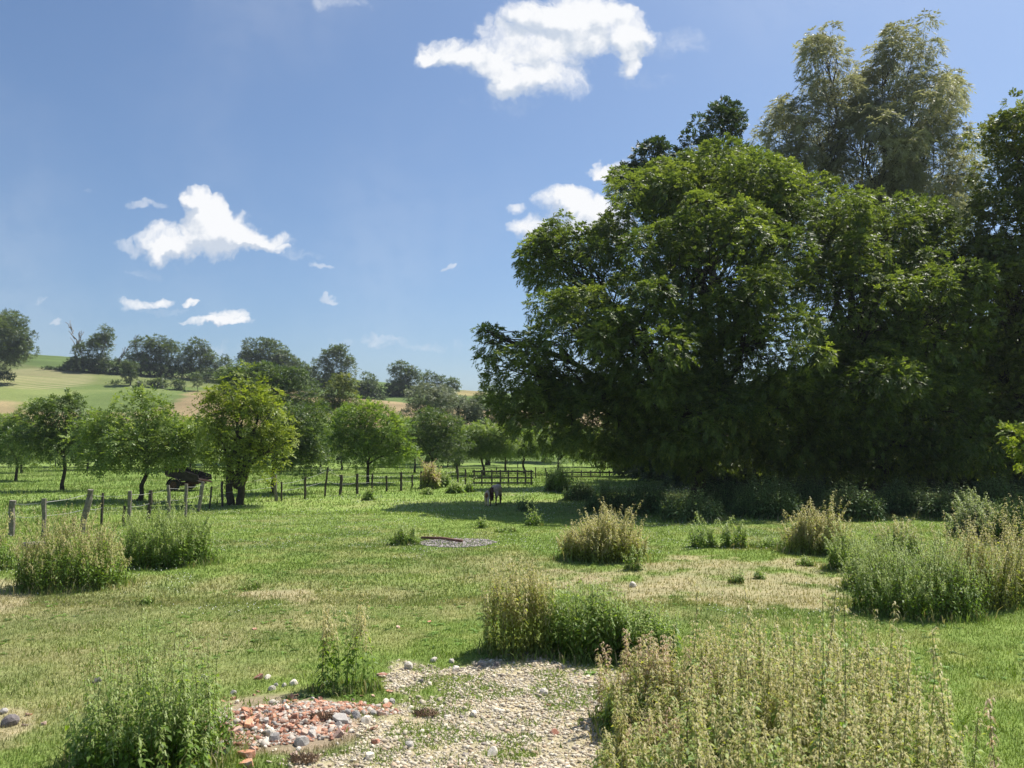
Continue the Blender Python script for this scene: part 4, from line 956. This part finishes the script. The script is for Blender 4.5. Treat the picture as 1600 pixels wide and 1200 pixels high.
# ------------------------------------------------------------------ old farm cart
def cart():
    b = G(298, 766); root = empty('farm_cart', b, 'old dark wooden farm cart tipped back under the orchard trees, drawbar pointing right', 'cart', rz=R(-6))
    t = MT('old_dark_planks'); nz = t.noise(5, 6, .7); md = t.done(t.bsdf(t.ramp(nz, [(.3, (.018, .015, .012)), (.7, (.06, .05, .04))]), .85, .2, nz, .02))
    t = MT('rusty_iron'); nz = t.noise(14, 6, .7); mr = t.done(t.bsdf(t.ramp(nz, [(.35, (.05, .025, .018)), (.7, (.14, .07, .045))]), .8, .3, nz, .01))
    t = MT('tyre_rubber'); mt_ = t.done(t.bsdf((.02, .02, .02), .85, .3))
    s = b[1] / F                                     # metres per photo pixel there
    X = lambda p: (p - 298) * s; Z = lambda p: (766 - p) * s
    mb = MB()
    for y0 in (-.85, .8):                            # sloping side boards
        mb.prism([(X(265), Z(727)), (X(268), Z(741)), (X(300), Z(751)), (X(322), Z(750)), (X(320), Z(742)), (X(296), Z(735))], y0, y0 + .05)
    mb.prism([(X(268), Z(742)), (X(268), Z(744)), (X(320), Z(753)), (X(320), Z(751))], -.799, .799)
    mb.prism([(X(264), Z(727)), (X(266), Z(742)), (X(267.5), Z(742)), (X(265.5), Z(727))], -.799, .799)
    mb.build('cart_body', md, root, bevel=.01)
    mb = MB(); mb.tube([(X(290), -.7, Z(750)), (X(316), -.75, Z(748)), (X(341), -.72, Z(752))], [.06, .05, .04], 6); mb.tube([(X(300), .6, Z(751)), (X(320), .1, Z(750)), (X(341), -.7, Z(752))], [.05, .045, .04], 6)
    mb.build('drawbar', mr, root)
    mb = MB(); mb.tube([(X(284), -.95, Z(758)), (X(284), .95, Z(758))], [.05, .05], 8)
    for y in (-.5, .5): mb.box((X(292), y, Z(755)), (2.0, .09, .1))
    mb.build('axle', mr, root)
    for px in (284,):
        for y in (-1.0, 1.0):
            mb = MB(); rad = .36; n = 22; prof = [(rad * .62, -.09), (rad * .92, -.11), (rad, -.06), (rad, .06), (rad * .92, .11), (rad * .62, .09)]
            for k in range(n):
                a = 2 * math.pi * k / n
                for rr, yy in prof: mb.v.append((X(px) + rr * math.cos(a), y + yy, .36 + rr * math.sin(a)))
            m = len(prof)
            for k in range(n):
                for q in range(m): mb.f.append((k * m + q, k * m + (q + 1) % m, ((k + 1) % n) * m + (q + 1) % m, ((k + 1) % n) * m + q))
            w = mb.build('wheel', mt_, root, smooth=True)
            mb = MB(); mb.tube([(X(px), y - .05, .36), (X(px), y + .05, .36)], [rad * .63, rad * .63], 18); mb.tube([(X(px), y - .1, .36), (X(px), y + .1, .36)], [.07, .07], 10)
            mb.build('rim', mr, w)
    mb = MB()
    for k in range(7):                               # mudguard over the near wheel
        a0 = R(10 + k * 24); a1 = R(10 + (k + 1) * 24); q = [(X(284) + .45 * math.cos(a), .36 + .45 * math.sin(a)) for a in (a0, a1)] + [(X(284) + .42 * math.cos(a), .36 + .42 * math.sin(a)) for a in (a1, a0)]
        mb.prism(q, -1.13, -.87)
    mb.build('mudguard', md, root)
    rr = random.Random(4); mb = MB()
    for k in range(16):                              # loose branches and scrap lying on the cart
        p = Vector((X(300 + rr.uniform(-20, 18)), rr.uniform(-.6, .6), Z(748))); d = Vector((rr.uniform(-.5, .5), rr.uniform(-.3, .3), rr.uniform(.02, .2)))
        mb.tube([p, p + d * .5, p + d], [.025, .02, .01], 5)
    o = mb.build('brushwood', MAT_BARK); o.location = b; o.rotation_euler = (0, 0, R(-6)); tag(o, 'small heap of dead branches lying on the old farm cart', 'branches')
cart()

# ------------------------------------------------------------------ mare and foal
def skin(name, verts, edges, radii, mat, parent, root_i=0, sub=2):
    me = bpy.data.meshes.new(name); me.from_pydata(verts, edges, []); me.materials.append(mat)
    o = bpy.data.objects.new(name, me); COL.objects.link(o); o.parent = parent
    m = o.modifiers.new('skin', 'SKIN'); m.use_smooth_shade = True
    me.update()
    if not me.skin_vertices:
        bpy.context.view_layer.objects.active = o; bpy.ops.mesh.customdata_skin_add()
    for i, rr in enumerate(radii):
        rr = rr if isinstance(rr, tuple) else (rr, rr); me.skin_vertices[0].data[i].radius = rr
    me.skin_vertices[0].data[root_i].use_root = True
    s = o.modifiers.new('sub', 'SUBSURF'); s.levels = sub; s.render_levels = sub
    return o
def horse(label, loc, rz, S, coat, tailm, manem, hoofm, graze=True, thick=1.0):
    """local +X is forward; S = height at the withers"""
    root = empty('pony', loc, label, 'pony', 'mare and foal grazing on the meadow', rz=rz)
    k = S; V = []; E = []; Rr = []
    def v(x, y, z, r, p=None):
        V.append((x * k, y * k, z * k)); Rr.append(tuple(q * k for q in r) if isinstance(r, tuple) else r * k)
        if p is not None: E.append((p, len(V) - 1))
        return len(V) - 1
    w = thick
    pel = v(-.40, 0, .83, (.165 * w, .17)); rump = v(-.53, 0, .80, (.115 * w, .13), pel)
    bel = v(-.18, 0, .77, (.20 * w, .19), pel); mid = v(.08, 0, .76, (.205 * w, .20), bel); che = v(.32, 0, .80, (.165 * w, .195), mid); sho = v(.46, 0, .83, (.12 * w, .15), che)
    if graze:
        n1 = v(.62, 0, .74, (.085, .12), sho); n2 = v(.78, .01, .52, (.065, .09), n1); po = v(.88, .02, .34, (.06, .075), n2)
        h1 = v(.90, .02, .24, (.058, .075), po); h2 = v(.93, .02, .13, (.042, .05), h1); mz = v(.95, .02, .05, (.038, .042), h2)
    else:
        n1 = v(.58, 0, .90, (.075, .11), sho); n2 = v(.68, 0, 1.02, (.06, .085), n1); po = v(.76, .01, 1.12, (.055, .07), n2)
        h1 = v(.84, .01, 1.08, (.055, .07), po); h2 = v(.94, .01, 1.0, (.042, .05), h1); mz = v(1.0, .01, .95, (.038, .042), h2)
    for s, dx in ((1, 0), (-1, -.05)):               # hind legs: stifle forward, hock back
        a = v(-.40, .11 * s * w, .68, (.085, .115), pel); st = v(-.33 + dx, .125 * s * w, .54, (.065, .085), a); hk = v(-.50 + dx, .12 * s * w, .34, (.036, .045), st)
        cn = v(-.485 + dx, .12 * s * w, .18, (.025, .03), hk); fe = v(-.475 + dx, .12 * s * w, .08, (.03, .032), cn); v(-.45 + dx, .12 * s * w, .03, (.036, .04), fe)
    for s, dx in ((1, .06), (-1, -.02)):             # fore legs
        a = v(.37, .10 * s * w, .62, (.07, .09), che); kn = v(.37 + dx, .10 * s * w, .34, (.036, .04), a); cn = v(.37 + dx, .10 * s * w, .18, (.025, .027), kn)
        fe = v(.37 + dx, .10 * s * w, .08, (.03, .032), cn); v(.39 + dx, .10 * s * w, .03, (.036, .04), fe)
    body = skin('body', V, E, Rr, coat, root)
    hv = Vector(V[po]); fwd = (Vector(V[mz]) - hv).normalized()
    for s in (1, -1):
        mb = MB(); e0 = hv - fwd * .03 * k + Vector((0, s * .045 * k, .0)); up = (-fwd + Vector((-.3, s * .25, .4))).normalized()
        mb.tube([e0, e0 + up * .05 * k, e0 + up * .11 * k], [.022 * k, .026 * k, .004 * k], 7); mb.build('ear', coat, root, smooth=True)
        ey = hv + fwd * .12 * k + Vector((0, s * .056 * k, .012 * k)); mb = MB()
        for i in range(5):
            for j in range(8):
                th = math.pi * (i + .0) / 4; ph = j * math.pi / 4; mb.v.append((ey.x + .014 * k * math.sin(th) * math.cos(ph), ey.y + .014 * k * math.sin(th) * math.sin(ph), ey.z + .014 * k * math.cos(th)))
        for i in range(4):
            for j in range(8): mb.f.append((i * 8 + j, i * 8 + (j + 1) % 8, (i + 1) * 8 + (j + 1) % 8, (i + 1) * 8 + j))
        mb.build('eye', hoofm, root, smooth=True)
    # tail: a bundle of hair strands from the dock
    rr = np.random.default_rng(int(S * 100)); mb = MB(); lt = .62 if S > .85 else .3
    for i in range(46):
        a = rr.normal() * .35; q = rr.random(); x0 = np.array([-.655, rr.normal() * .02, .84]); 
        p1 = x0 + [-.035, np.sin(a) * .04, -.06]; p2 = x0 + [-.045 + rr.normal() * .015, np.sin(a) * .09, -lt * .5]; p3 = x0 + [-.02 + rr.normal() * .02, np.sin(a) * .07, -lt * (.8 + .2 * q)]
        mb.tube([x0 * k, p1 * k, p2 * k, p3 * k], [.014 * k, .018 * k, .016 * k, .003 * k], 4)
    mb.build('tail', tailm, root)
    mb = MB(); A = Vector(V[sho]) + Vector((0, 0, .15 * k)); B = Vector(V[po]) + Vector((-.02, 0, .06)) * k * (1 if not graze else 1)
    for i in range(40):
        t_ = rr.random(); p = A.lerp(B, t_) + Vector((.02, 0, .03)) * k; s = 1 if rr.random() < .7 else -1
        q = p + Vector((rr.normal() * .02, s * .09, -.10 - .06 * rr.random())) * k
        mb.tube([p, p.lerp(q, .5) + Vector((0, s * .03 * k, .02 * k)), q], [.012 * k, .013 * k, .003 * k], 4)
    mb.build('mane', manem, root)
    for (x, y) in ((-.45, .12 * w), (-.50, -.12 * w), (.45, .10 * w), (.37, -.10 * w)):
        mb = MB(); mb.tube([(x * k, y * k, 0), (x * k, y * k, .05 * k)], [.046 * k, .036 * k], 10); mb.build('hoof', hoofm, root)
    return root
def coat_mat(name, dark, light, thr, off, sc=1.6, legs=None):
    t = MT(name); tcn = t.n('ShaderNodeTexCoord'); mp = t.n('ShaderNodeMapping'); mp.inputs['Location'].default_value = off; t.l(tcn.outputs['Object'], mp.inputs[0])
    x = t.n('ShaderNodeTexNoise'); t.l(mp.outputs[0], x.inputs['Vector']); x.inputs['Scale'].default_value = sc; x.inputs['Detail'].default_value = 2
    sp_ = t.n('ShaderNodeSeparateXYZ'); t.l(tcn.outputs['Object'], sp_.inputs[0])
    # pale patch on the right flank and hips (negative Y of the animal), dark along the quarters
    ad = t.n('ShaderNodeMath', operation='MULTIPLY_ADD'); t.l(sp_.outputs[1], ad.inputs[0]); ad.inputs[1].default_value = -1.3; t.l(x.outputs['Fac'], ad.inputs[2])
    c = t.ramp(ad.outputs[0], [(thr, dark), (thr + .04, light)])
    if legs:
        mr_ = t.n('ShaderNodeMapRange'); t.l(sp_.outputs[2], mr_.inputs[0]); mr_.inputs[1].default_value = legs - .06; mr_.inputs[2].default_value = legs + .06
        c = t.mixc(mr_.outputs[0], dark, c)
    return t.done(t.bsdf(c, .6, .3, t.noise(40, 3), .003, .3))
dkb = (.13, .065, .04); wht = (.56, .41, .30)
mare_c = coat_mat('mare_pinto_coat', dkb, wht, .50, (2.3, .4, 1.1), legs=.50); foal_c = coat_mat('foal_pale_coat', (.55, .38, .24), (.68, .56, .42), .5, (1, 5, 2))
t = MT('dark_brown_hair'); tl = t.done(t.bsdf((.075, .026, .018), .6)); t = MT('reddish_hair'); tr_ = t.done(t.bsdf((.30, .11, .05), .6)); t = MT('hoof_horn'); hf = t.done(t.bsdf((.05, .04, .035), .5))
b = G(775, 790)
horse('dark brown and white pinto mare seen from behind, head down grazing', (b[0] - .0, b[1] + .3, H(b[0], b[1] + .3)), R(77), 1.06, mare_c, tl, tl, hf, True, 1.12)
b = G(761, 791)
horse('small cream coloured foal with a reddish tail standing left of the mare', (b[0], b[1] + .2, H(b[0], b[1] + .2)), R(88), .76, foal_c, tr_, tr_, hf, True, .72)

# ------------------------------------------------------------------ stones, rubble, odds and ends
ICO_V = None
def ico(sub=1):
    import bmesh
    bm = bmesh.new(); bmesh.ops.create_icosphere(bm, subdivisions=sub, radius=1); v = np.array([q.co[:] for q in bm.verts]); f = np.array([[q.index for q in p.verts] for p in bm.faces]); bm.free(); return v, f
I1V, I1F = ico(1); I2V, I2F = ico(2)
def stones(r, x, y, s, lift=.3):
    """many small angular stones as one array"""
    n = len(x); z = H(x, y) + s * lift * .6
    sc = s[:, None] * r.uniform(.55, 1.2, (n, 3)) * np.array([1, 1, .6])
    a = r.random(n) * 6.283; V = I1V[None] * sc[:, None] * r.uniform(.72, 1.2, (n, len(I1V), 1))
    ca, sa = np.cos(a)[:, None], np.sin(a)[:, None]; V = np.stack([V[..., 0] * ca - V[..., 1] * sa, V[..., 0] * sa + V[..., 1] * ca, V[..., 2] + V[..., 0] * r.normal(size=(n, 1)) * .3], -1)
    V = V + np.stack([x, y, z], 1)[:, None]
    f = (np.arange(n)[:, None, None] * len(I1V) + I1F[None]).reshape(-1, 3)
    return V.reshape(-1, 3), f
def stone_mat(name, vary=True):
    t = MT(name); nz = t.noise(30, 6, .7)
    if vary: c = t.mixc(1.0, t.attr('Col').outputs['Color'], t.ramp(nz, [(.3, (.75, .73, .7)), (.7, (1.1, 1.1, 1.1))]), 'MULTIPLY')
    return t.done(t.bsdf(c, .9, .2, nz, .01, .6))
MAT_PEB = stone_mat('pale_flint_gravel')
def gravel():
    r = np.random.default_rng(77); X, Y_ = wedge(170000, 6.2, 13.5, .6, .6); g = zones(X, Y_)[6]
    k = r.random(len(X)) < g * (.35 + .65 * (vn(X / .35, Y_ / .35, 66) > .36)) * .9; X, Y_ = X[k], Y_[k]
    
    s = r.gamma(2.2, .0048, len(X)) + .005; s = np.clip(s, .005, .05)
    V, f = stones(r, X, Y_, s)
    base = np.array([[.62, .55, .42], [.52, .45, .34], [.70, .64, .52], [.40, .34, .27], [.48, .37, .26], [.34, .30, .27]])
    c = base[r.choice(6, len(X), p=[.34, .22, .22, .1, .08, .04])] * r.uniform(.8, 1.1, (len(X), 1))
    o = mesh_np('gravel', V, f, MAT_PEB, np.repeat(c, len(I1V), 0)); tag(o, 'pale flint gravel spread over the bare foreground', 'gravel', kind='stuff')
    n = 5200; b = G(428, 1130); x, y = in_ell(r, n, b[0], b[1], .80, .50); x2, y2 = in_ell(r, 1500, *G(540, 1106)[:2], .62, .16); x = np.append(x, x2); y = np.append(y, y2); n = len(x)
    V, f = stones(r, x, y, r.gamma(2.5, .005, n) + .005); c = np.array([[.50, .29, .2], [.45, .40, .35], [.58, .52, .45], [.38, .2, .14]])[r.integers(0, 4, n)] * r.uniform(.7, 1.1, (n, 1))
    o = mesh_np('rubble_grit', V, f, MAT_PEB, np.repeat(c, len(I1V), 0)); tag(o, 'crushed brick and mortar crumbs filling the rubble heap', 'rubble', kind='stuff')
    # the grey patch by the pole in the meadow
    n = 1500; b = G(715, 848); x, y = in_ell(r, n, b[0], b[1], 60 * b[1] / F, 1.1); V, f = stones(r, x, y, r.uniform(.02, .05, n))
    c = np.array([.30, .28, .28]) * r.uniform(.7, 1.5, (n, 1)) * np.array([1.05, 1, 1])
    o = mesh_np('gravel', V, f, MAT_PEB, np.repeat(c, len(I1V), 0)); tag(o, 'flat patch of purplish grey gravel in the middle of the meadow', 'gravel', kind='stuff')
gravel()
b0 = G(659, 843); b1 = G(722, 849)
mb = MB(); mb.tube([np.array([0, 0, .06]), (b1 - b0) / 2 + [0, 0, .10], (b1 - b0) + [0, 0, .07]], [.04, .042, .04], 8)
t = MT('rusty_pole'); nz = t.noise(12, 5); o = mb.build('pole', t.done(t.bsdf(t.ramp(nz, [(.3, (.10, .045, .035)), (.7, (.22, .11, .08))]), .75)), smooth=True); o.location = b0
tag(o, 'rusty dark pole lying along the grey gravel patch in the meadow', 'pole')
b0 = G(33, 858); mb = MB(); mb.tube([np.array([0, 0, .09]), np.array([.25, .15, .11]), np.array([.5, .3, .1])], [.10, .09, .085], 9); o = mb.build('log', MAT_POST, smooth=True); o.location = b0
tag(o, 'short pale log lying between the two leftmost nettle clumps', 'log')

def frag_mesh(seed, kind):
    r = np.random.default_rng(seed); import bmesh
    if kind == 'rock':
        V = I2V * r.uniform(.55, 1.1, 3)[None]; d = nrm(I2V)
        for _ in range(7):                            # cut flat facets
            q = rdir(r, 1)[0]; h = r.uniform(.45, .8); e = V @ q - h; V = V - np.clip(e, 0, None)[:, None] * q
        me = bpy.data.meshes.new('rock'); me.from_pydata(V.tolist(), [], I2F.tolist())
    else:
        bm = bmesh.new(); bmesh.ops.create_cube(bm, size=2)
        sz = np.array([1, r.uniform(.45, .8), r.uniform(.2, .5)]) if kind != 'tile' else np.array([1, r.uniform(.5, .9), .14])
        for v_ in bm.verts: v_.co = Vector([v_.co[i] * sz[i] for i in range(3)])
        for _ in range(r.integers(2, 5)):             # knock the corners off
            q = Vector(rdir(r, 1)[0]); q.z *= .35; q.normalize()
            ext = max(v_.co.dot(q) for v_ in bm.verts); g = bm.verts[:] + bm.edges[:] + bm.faces[:]
            res = bmesh.ops.bisect_plane(bm, geom=g, plane_co=q * ext * r.uniform(.5, .85), plane_no=q, clear_outer=True)
            ed = [e for e in res['geom_cut'] if isinstance(e, bmesh.types.BMEdge)]
            bmesh.ops.contextual_create(bm, geom=ed)
        bmesh.ops.bevel(bm, geom=bm.edges[:], offset=.05, segments=1, affect='EDGES')
        me = bpy.data.meshes.new('fragment'); bm.to_mesh(me); bm.free()
    return me
def solid_mat(name, a, b, sc=3, dust=(.5, .44, .36), da=.6):
    t = MT(name); nz = t.noise(sc, 6, .7); oi = t.n('ShaderNodeObjectInfo'); c = t.ramp(nz, [(.3, a), (.7, b)])
    c = t.mixc(1.0, c, t.ramp(oi.outputs['Random'], [(0, (.7, .7, .72)), (1, (1.3, 1.25, 1.2))]), 'MULTIPLY')
    n2 = t.noise(1.3, 4); c = t.mixc(t.ramp(n2, [(.5, (0, 0, 0)), (.62, (da, da, da))]), c, dust)
    return t.done(t.bsdf(c, .92, .15, nz, .02, .5))
MB_OR = solid_mat('orange_brick', (0.46, 0.21, 0.125), (0.6, 0.33, 0.22)); MB_PK = solid_mat('pink_brick', (0.5, 0.32, 0.25), (0.6, 0.42, 0.34)); MB_RD = solid_mat('dark_red_brick', (0.28, 0.12, 0.08), (0.42, 0.21, 0.15))
MB_GR = solid_mat('grey_mortar', (.30, .28, .26), (.48, .46, .43), 4, (.6, .57, .5), .3); MB_WH = solid_mat('white_flint', (.60, .55, .46), (.76, .72, .63), 4, (.45, .38, .28), .5); MB_DK = solid_mat('dark_stone', (.10, .09, .09), (.22, .20, .20), 4, (.4, .37, .33), .3)
FR = {}
def frag(kind, mat, k):
    key = (kind, mat.name, k)
    if key not in FR: me = frag_mesh(900 + k, kind); me.materials.append(mat); FR[key] = me
    return FR[key]
rr = random.Random(5)
def lay(name, label, cat, group, me, x, y, size, lift=0.0, tilt=.4):
    o = bpy.data.objects.new(name, me); COL.objects.link(o); o.scale = (size,) * 3
    o.location = (x, y, float(H(x, y)) + size * .22 + lift); o.rotation_euler = (rr.gauss(0, tilt), rr.gauss(0, tilt), rr.uniform(0, 6.28)); return tag(o, label, cat, group)
KIND = [('brick', MB_OR, 'orange broken brick in the rubble heap at the bottom left', 'brick_fragment', 'brick', .31), ('brick', MB_PK, 'dusty pink broken brick in the rubble heap at the bottom left', 'brick_fragment', 'brick', .18), ('tile', MB_OR, 'flat orange tile shard in the rubble heap at the bottom left', 'tile_shard', 'tile', .14),
        ('brick', MB_RD, 'dark red broken brick in the rubble heap at the bottom left', 'brick_fragment', 'brick', .08), ('rock', MB_GR, 'grey lump of mortar in the rubble heap at the bottom left', 'mortar_lump', 'rubble', .17), ('rock', MB_WH, 'whitish stone in the rubble heap at the bottom left', 'stone', 'stone', .12)]
cumw = [k[5] for k in KIND]; nb_ = 0
while nb_ < 290:
    px = rr.gauss(425, 62); py = rr.gauss(1130, 19)
    if rr.random() < .18: px, py = rr.uniform(470, 620), rr.gauss(1108, 9)
    if ((px - 440) / 185) ** 2 + ((py - 1135) / 55) ** 2 > 1 and not (px > 500 and abs(py - 1106) < 18): continue
    g = G(px, py); K = rr.choices(KIND, cumw)[0]; e = max(0, 1 - ((px - 420) / 120) ** 2 - ((py - 1130) / 36) ** 2)
    pl_ = ('at the left end of' if px < 385 else 'in the middle of' if px < 440 else 'on the right side of' if px < 490 else 'in the thin tail right of') + (' the front of' if py > 1140 and px < 490 else '')
    pl_ = pl_.replace('of the front of', 'of the front part of'); lab_ = K[2].split(' in the')[0] + ' ' + pl_ + ' the rubble heap'
    lay(K[3], lab_, K[4], lab_.replace('broken brick', 'broken bricks'), frag(K[0], K[1], nb_ % 7), g[0], g[1], min(.085, max(.018, rr.gauss(.031, .016))), rr.random() * .03 * e, .45); nb_ += 1
ONE = [('rock', MB_GR, 'pipe shaped grey chunk in front of the rubble heap', 428, 1157, .10, 'stone'), ('rock', MB_GR, 'knobbly grey stone at the right front of the rubble heap', 471, 1163, .085, 'stone'), ('rock', MB_DK, 'dark grey stone at the left front corner of the rubble heap', 330, 1190, .085, 'stone'),
       ('brick', MB_OR, 'flat pale orange brick piece in the grass below the heap', 385, 1182, .085, 'brick_fragment'), ('brick', MB_OR, 'orange brick piece at the very bottom edge below the heap', 388, 1197, .085, 'brick_fragment'), ('brick', MB_GR, 'grooved grey block right of the heap', 533, 1128, .095, 'stone'),
       ('rock', MB_GR, 'long grey stone right of the grooved block', 556, 1120, .08, 'stone'), ('rock', MB_GR, 'pale blueish stone between heap and brown dead tuft', 490, 1145, .08, 'stone'), ('rock', MB_WH, 'white stone right of the heap beside the orange shard', 573, 1129, .075, 'stone'),
       ('tile', MB_OR, 'orange tile shard lying alone right of the heap', 580, 1141, .07, 'tile_shard'), ('rock', MB_GR, 'grey stone near the thin seeding nettles', 613, 1098, .055, 'stone'), ('brick', MB_RD, 'red and grey brick piece in the grass above the heap', 403, 1061, .065, 'brick_fragment'),
       ('rock', MB_WH, 'white flat stone beside the red and grey brick piece', 418, 1060, .05, 'stone'), ('rock', MB_WH, 'white pointed stone above the heap near the thin nettles', 459, 1070, .075, 'stone'), ('rock', MB_GR, 'grey stone left of the white pointed stone', 431, 1072, .05, 'stone'),
       ('rock', MB_WH, 'low white stone in the grass above the heap', 425, 1078, .055, 'stone'), ('rock', MB_WH, 'small white stone next to the white pointed stone', 444, 1073, .04, 'stone'), ('rock', MB_GR, 'pale grey stone above the left end of the heap', 365, 1085, .055, 'stone'),
       ('rock', MB_DK, 'black stone in the grass at the left edge of the photo', 16, 1133, .11, 'stone'), ('rock', MB_GR, 'grey stone beside the black stone at the left edge', 4, 1114, .06, 'stone'), ('brick', MB_OR, 'orange brick bit right of the black stone', 44, 1117, .04, 'brick_fragment'),
       ('brick', MB_PK, 'pink brick bit below the black stone', 38, 1134, .04, 'brick_fragment'), ('brick', MB_PK, 'small pink brick bit farther right of the black stone', 68, 1132, .035, 'brick_fragment'), ('rock', MB_DK, 'dark stone among the stems of the lower left nettles', 152, 1066, .06, 'stone'),
       ('rock', MB_GR, 'grey stone behind the right part of the lower left nettles', 319, 1060, .06, 'stone'), ('rock', MB_WH, 'large white stone at the top of the gravel, left', 638, 1045, .095, 'stone'), ('rock', MB_WH, 'white stone at the top rim of the gravel, left of centre', 678, 1033, .07, 'stone'),
       ('rock', MB_WH, 'white stone at the top rim of the gravel below the yellowing nettles', 706, 1035, .06, 'stone'), ('rock', MB_WH, 'broad pale stone at the top rim of the gravel', 712, 1048, .085, 'stone'), ('tile', MB_RD, 'brown tile shard at the upper left corner of the gravel', 597, 1056, .08, 'tile_shard'),
       ('tile', MB_OR, 'orange shard in the gravel right of the thin nettles', 609, 1081, .05, 'tile_shard'), ('rock', MB_DK, 'dark stone in the upper gravel', 658, 1067, .055, 'stone'), ('rock', MB_WH, 'pale stone in the gravel right of the centre', 850, 1085, .075, 'stone'),
       ('rock', MB_RD, 'reddish brown stone low in the gravel beside the large stand', 866, 1147, .06, 'stone'), ('brick', MB_RD, 'small red brick crumb in the gravel beside the large stand', 858, 1103, .035, 'brick_fragment'), ('rock', MB_WH, 'white stone at the bottom of the gravel', 640, 1168, .08, 'stone'),
       ('rock', MB_WH, 'pale stone at the lower gravel left of centre', 577, 1185, .065, 'stone'), ('rock', MB_WH, 'pale stone in the lower right gravel', 770, 1180, .07, 'stone'), ('rock', MB_WH, 'cream stone in the middle of the gravel', 740, 1118, .06, 'stone'),
       ('brick', MB_OR, 'small orange crumb in the grass left of the yellowing nettles', 670, 973, .04, 'brick_fragment'), ('brick', MB_PK, 'small pink crumb in the grass behind the gravel', 622, 981, .04, 'brick_fragment'), ('brick', MB_OR, 'orange crumb in the dry grass above the heap', 398, 984, .045, 'brick_fragment'),
       ('rock', MB_WH, 'white stone in the grass at the rim of the dry patch', 989, 917, .14, 'stone'), ('rock', MB_GR, 'dark bluish stone row end below the yellowing nettles', 752, 1040, .07, 'stone'), ('rock', MB_DK, 'dark stone below the yellowing nettles', 776, 1042, .06, 'stone')]
for i, (kd, mt_, lab, px, py, sz, nm) in enumerate(ONE):
    g = G(px, py); lay(nm, lab, nm.split('_')[0], None, frag(kd, mt_, i % 7), g[0], g[1], sz, 0, .2)
# brown dead tufts
def dead_tuft(label, px, py, w, seed):
    r = np.random.default_rng(seed); b = G(px, py); root = bpy.data.meshes.new('x'); mb = MB()
    for i in range(240):
        a = r.random() * 6.28; q = r.random() ** .5 * w; p = np.array([math.cos(a) * q, math.sin(a) * q * .7, .01]); d = nrm(np.array([math.cos(a) * .6 + r.normal() * .5, math.sin(a) * .6 + r.normal() * .5, .6 + r.random()])) * r.uniform(.03, .08)
        mb.tube([p, p + d * .6, p + d + [0, 0, -.012]], [.004, .005, .002], 3)
    o = mb.build('dead_plant', solid_dead); o.location = b; tag(o, label, 'dead plant')
t = MT('withered_brown'); nz = t.noise(30, 3); solid_dead = t.done(t.bsdf(t.ramp(nz, [(.3, (.17, .11, .07)), (.7, (.36, .26, .17))]), .9))
dead_tuft('brown dead plant tuft at the right side of the rubble heap', 505, 1122, .11, 1); dead_tuft('brown dead plant tuft at the bottom below the rubble heap', 475, 1190, .13, 2); dead_tuft('brown dead tuft in the middle of the gravel', 665, 1118, .12, 3)
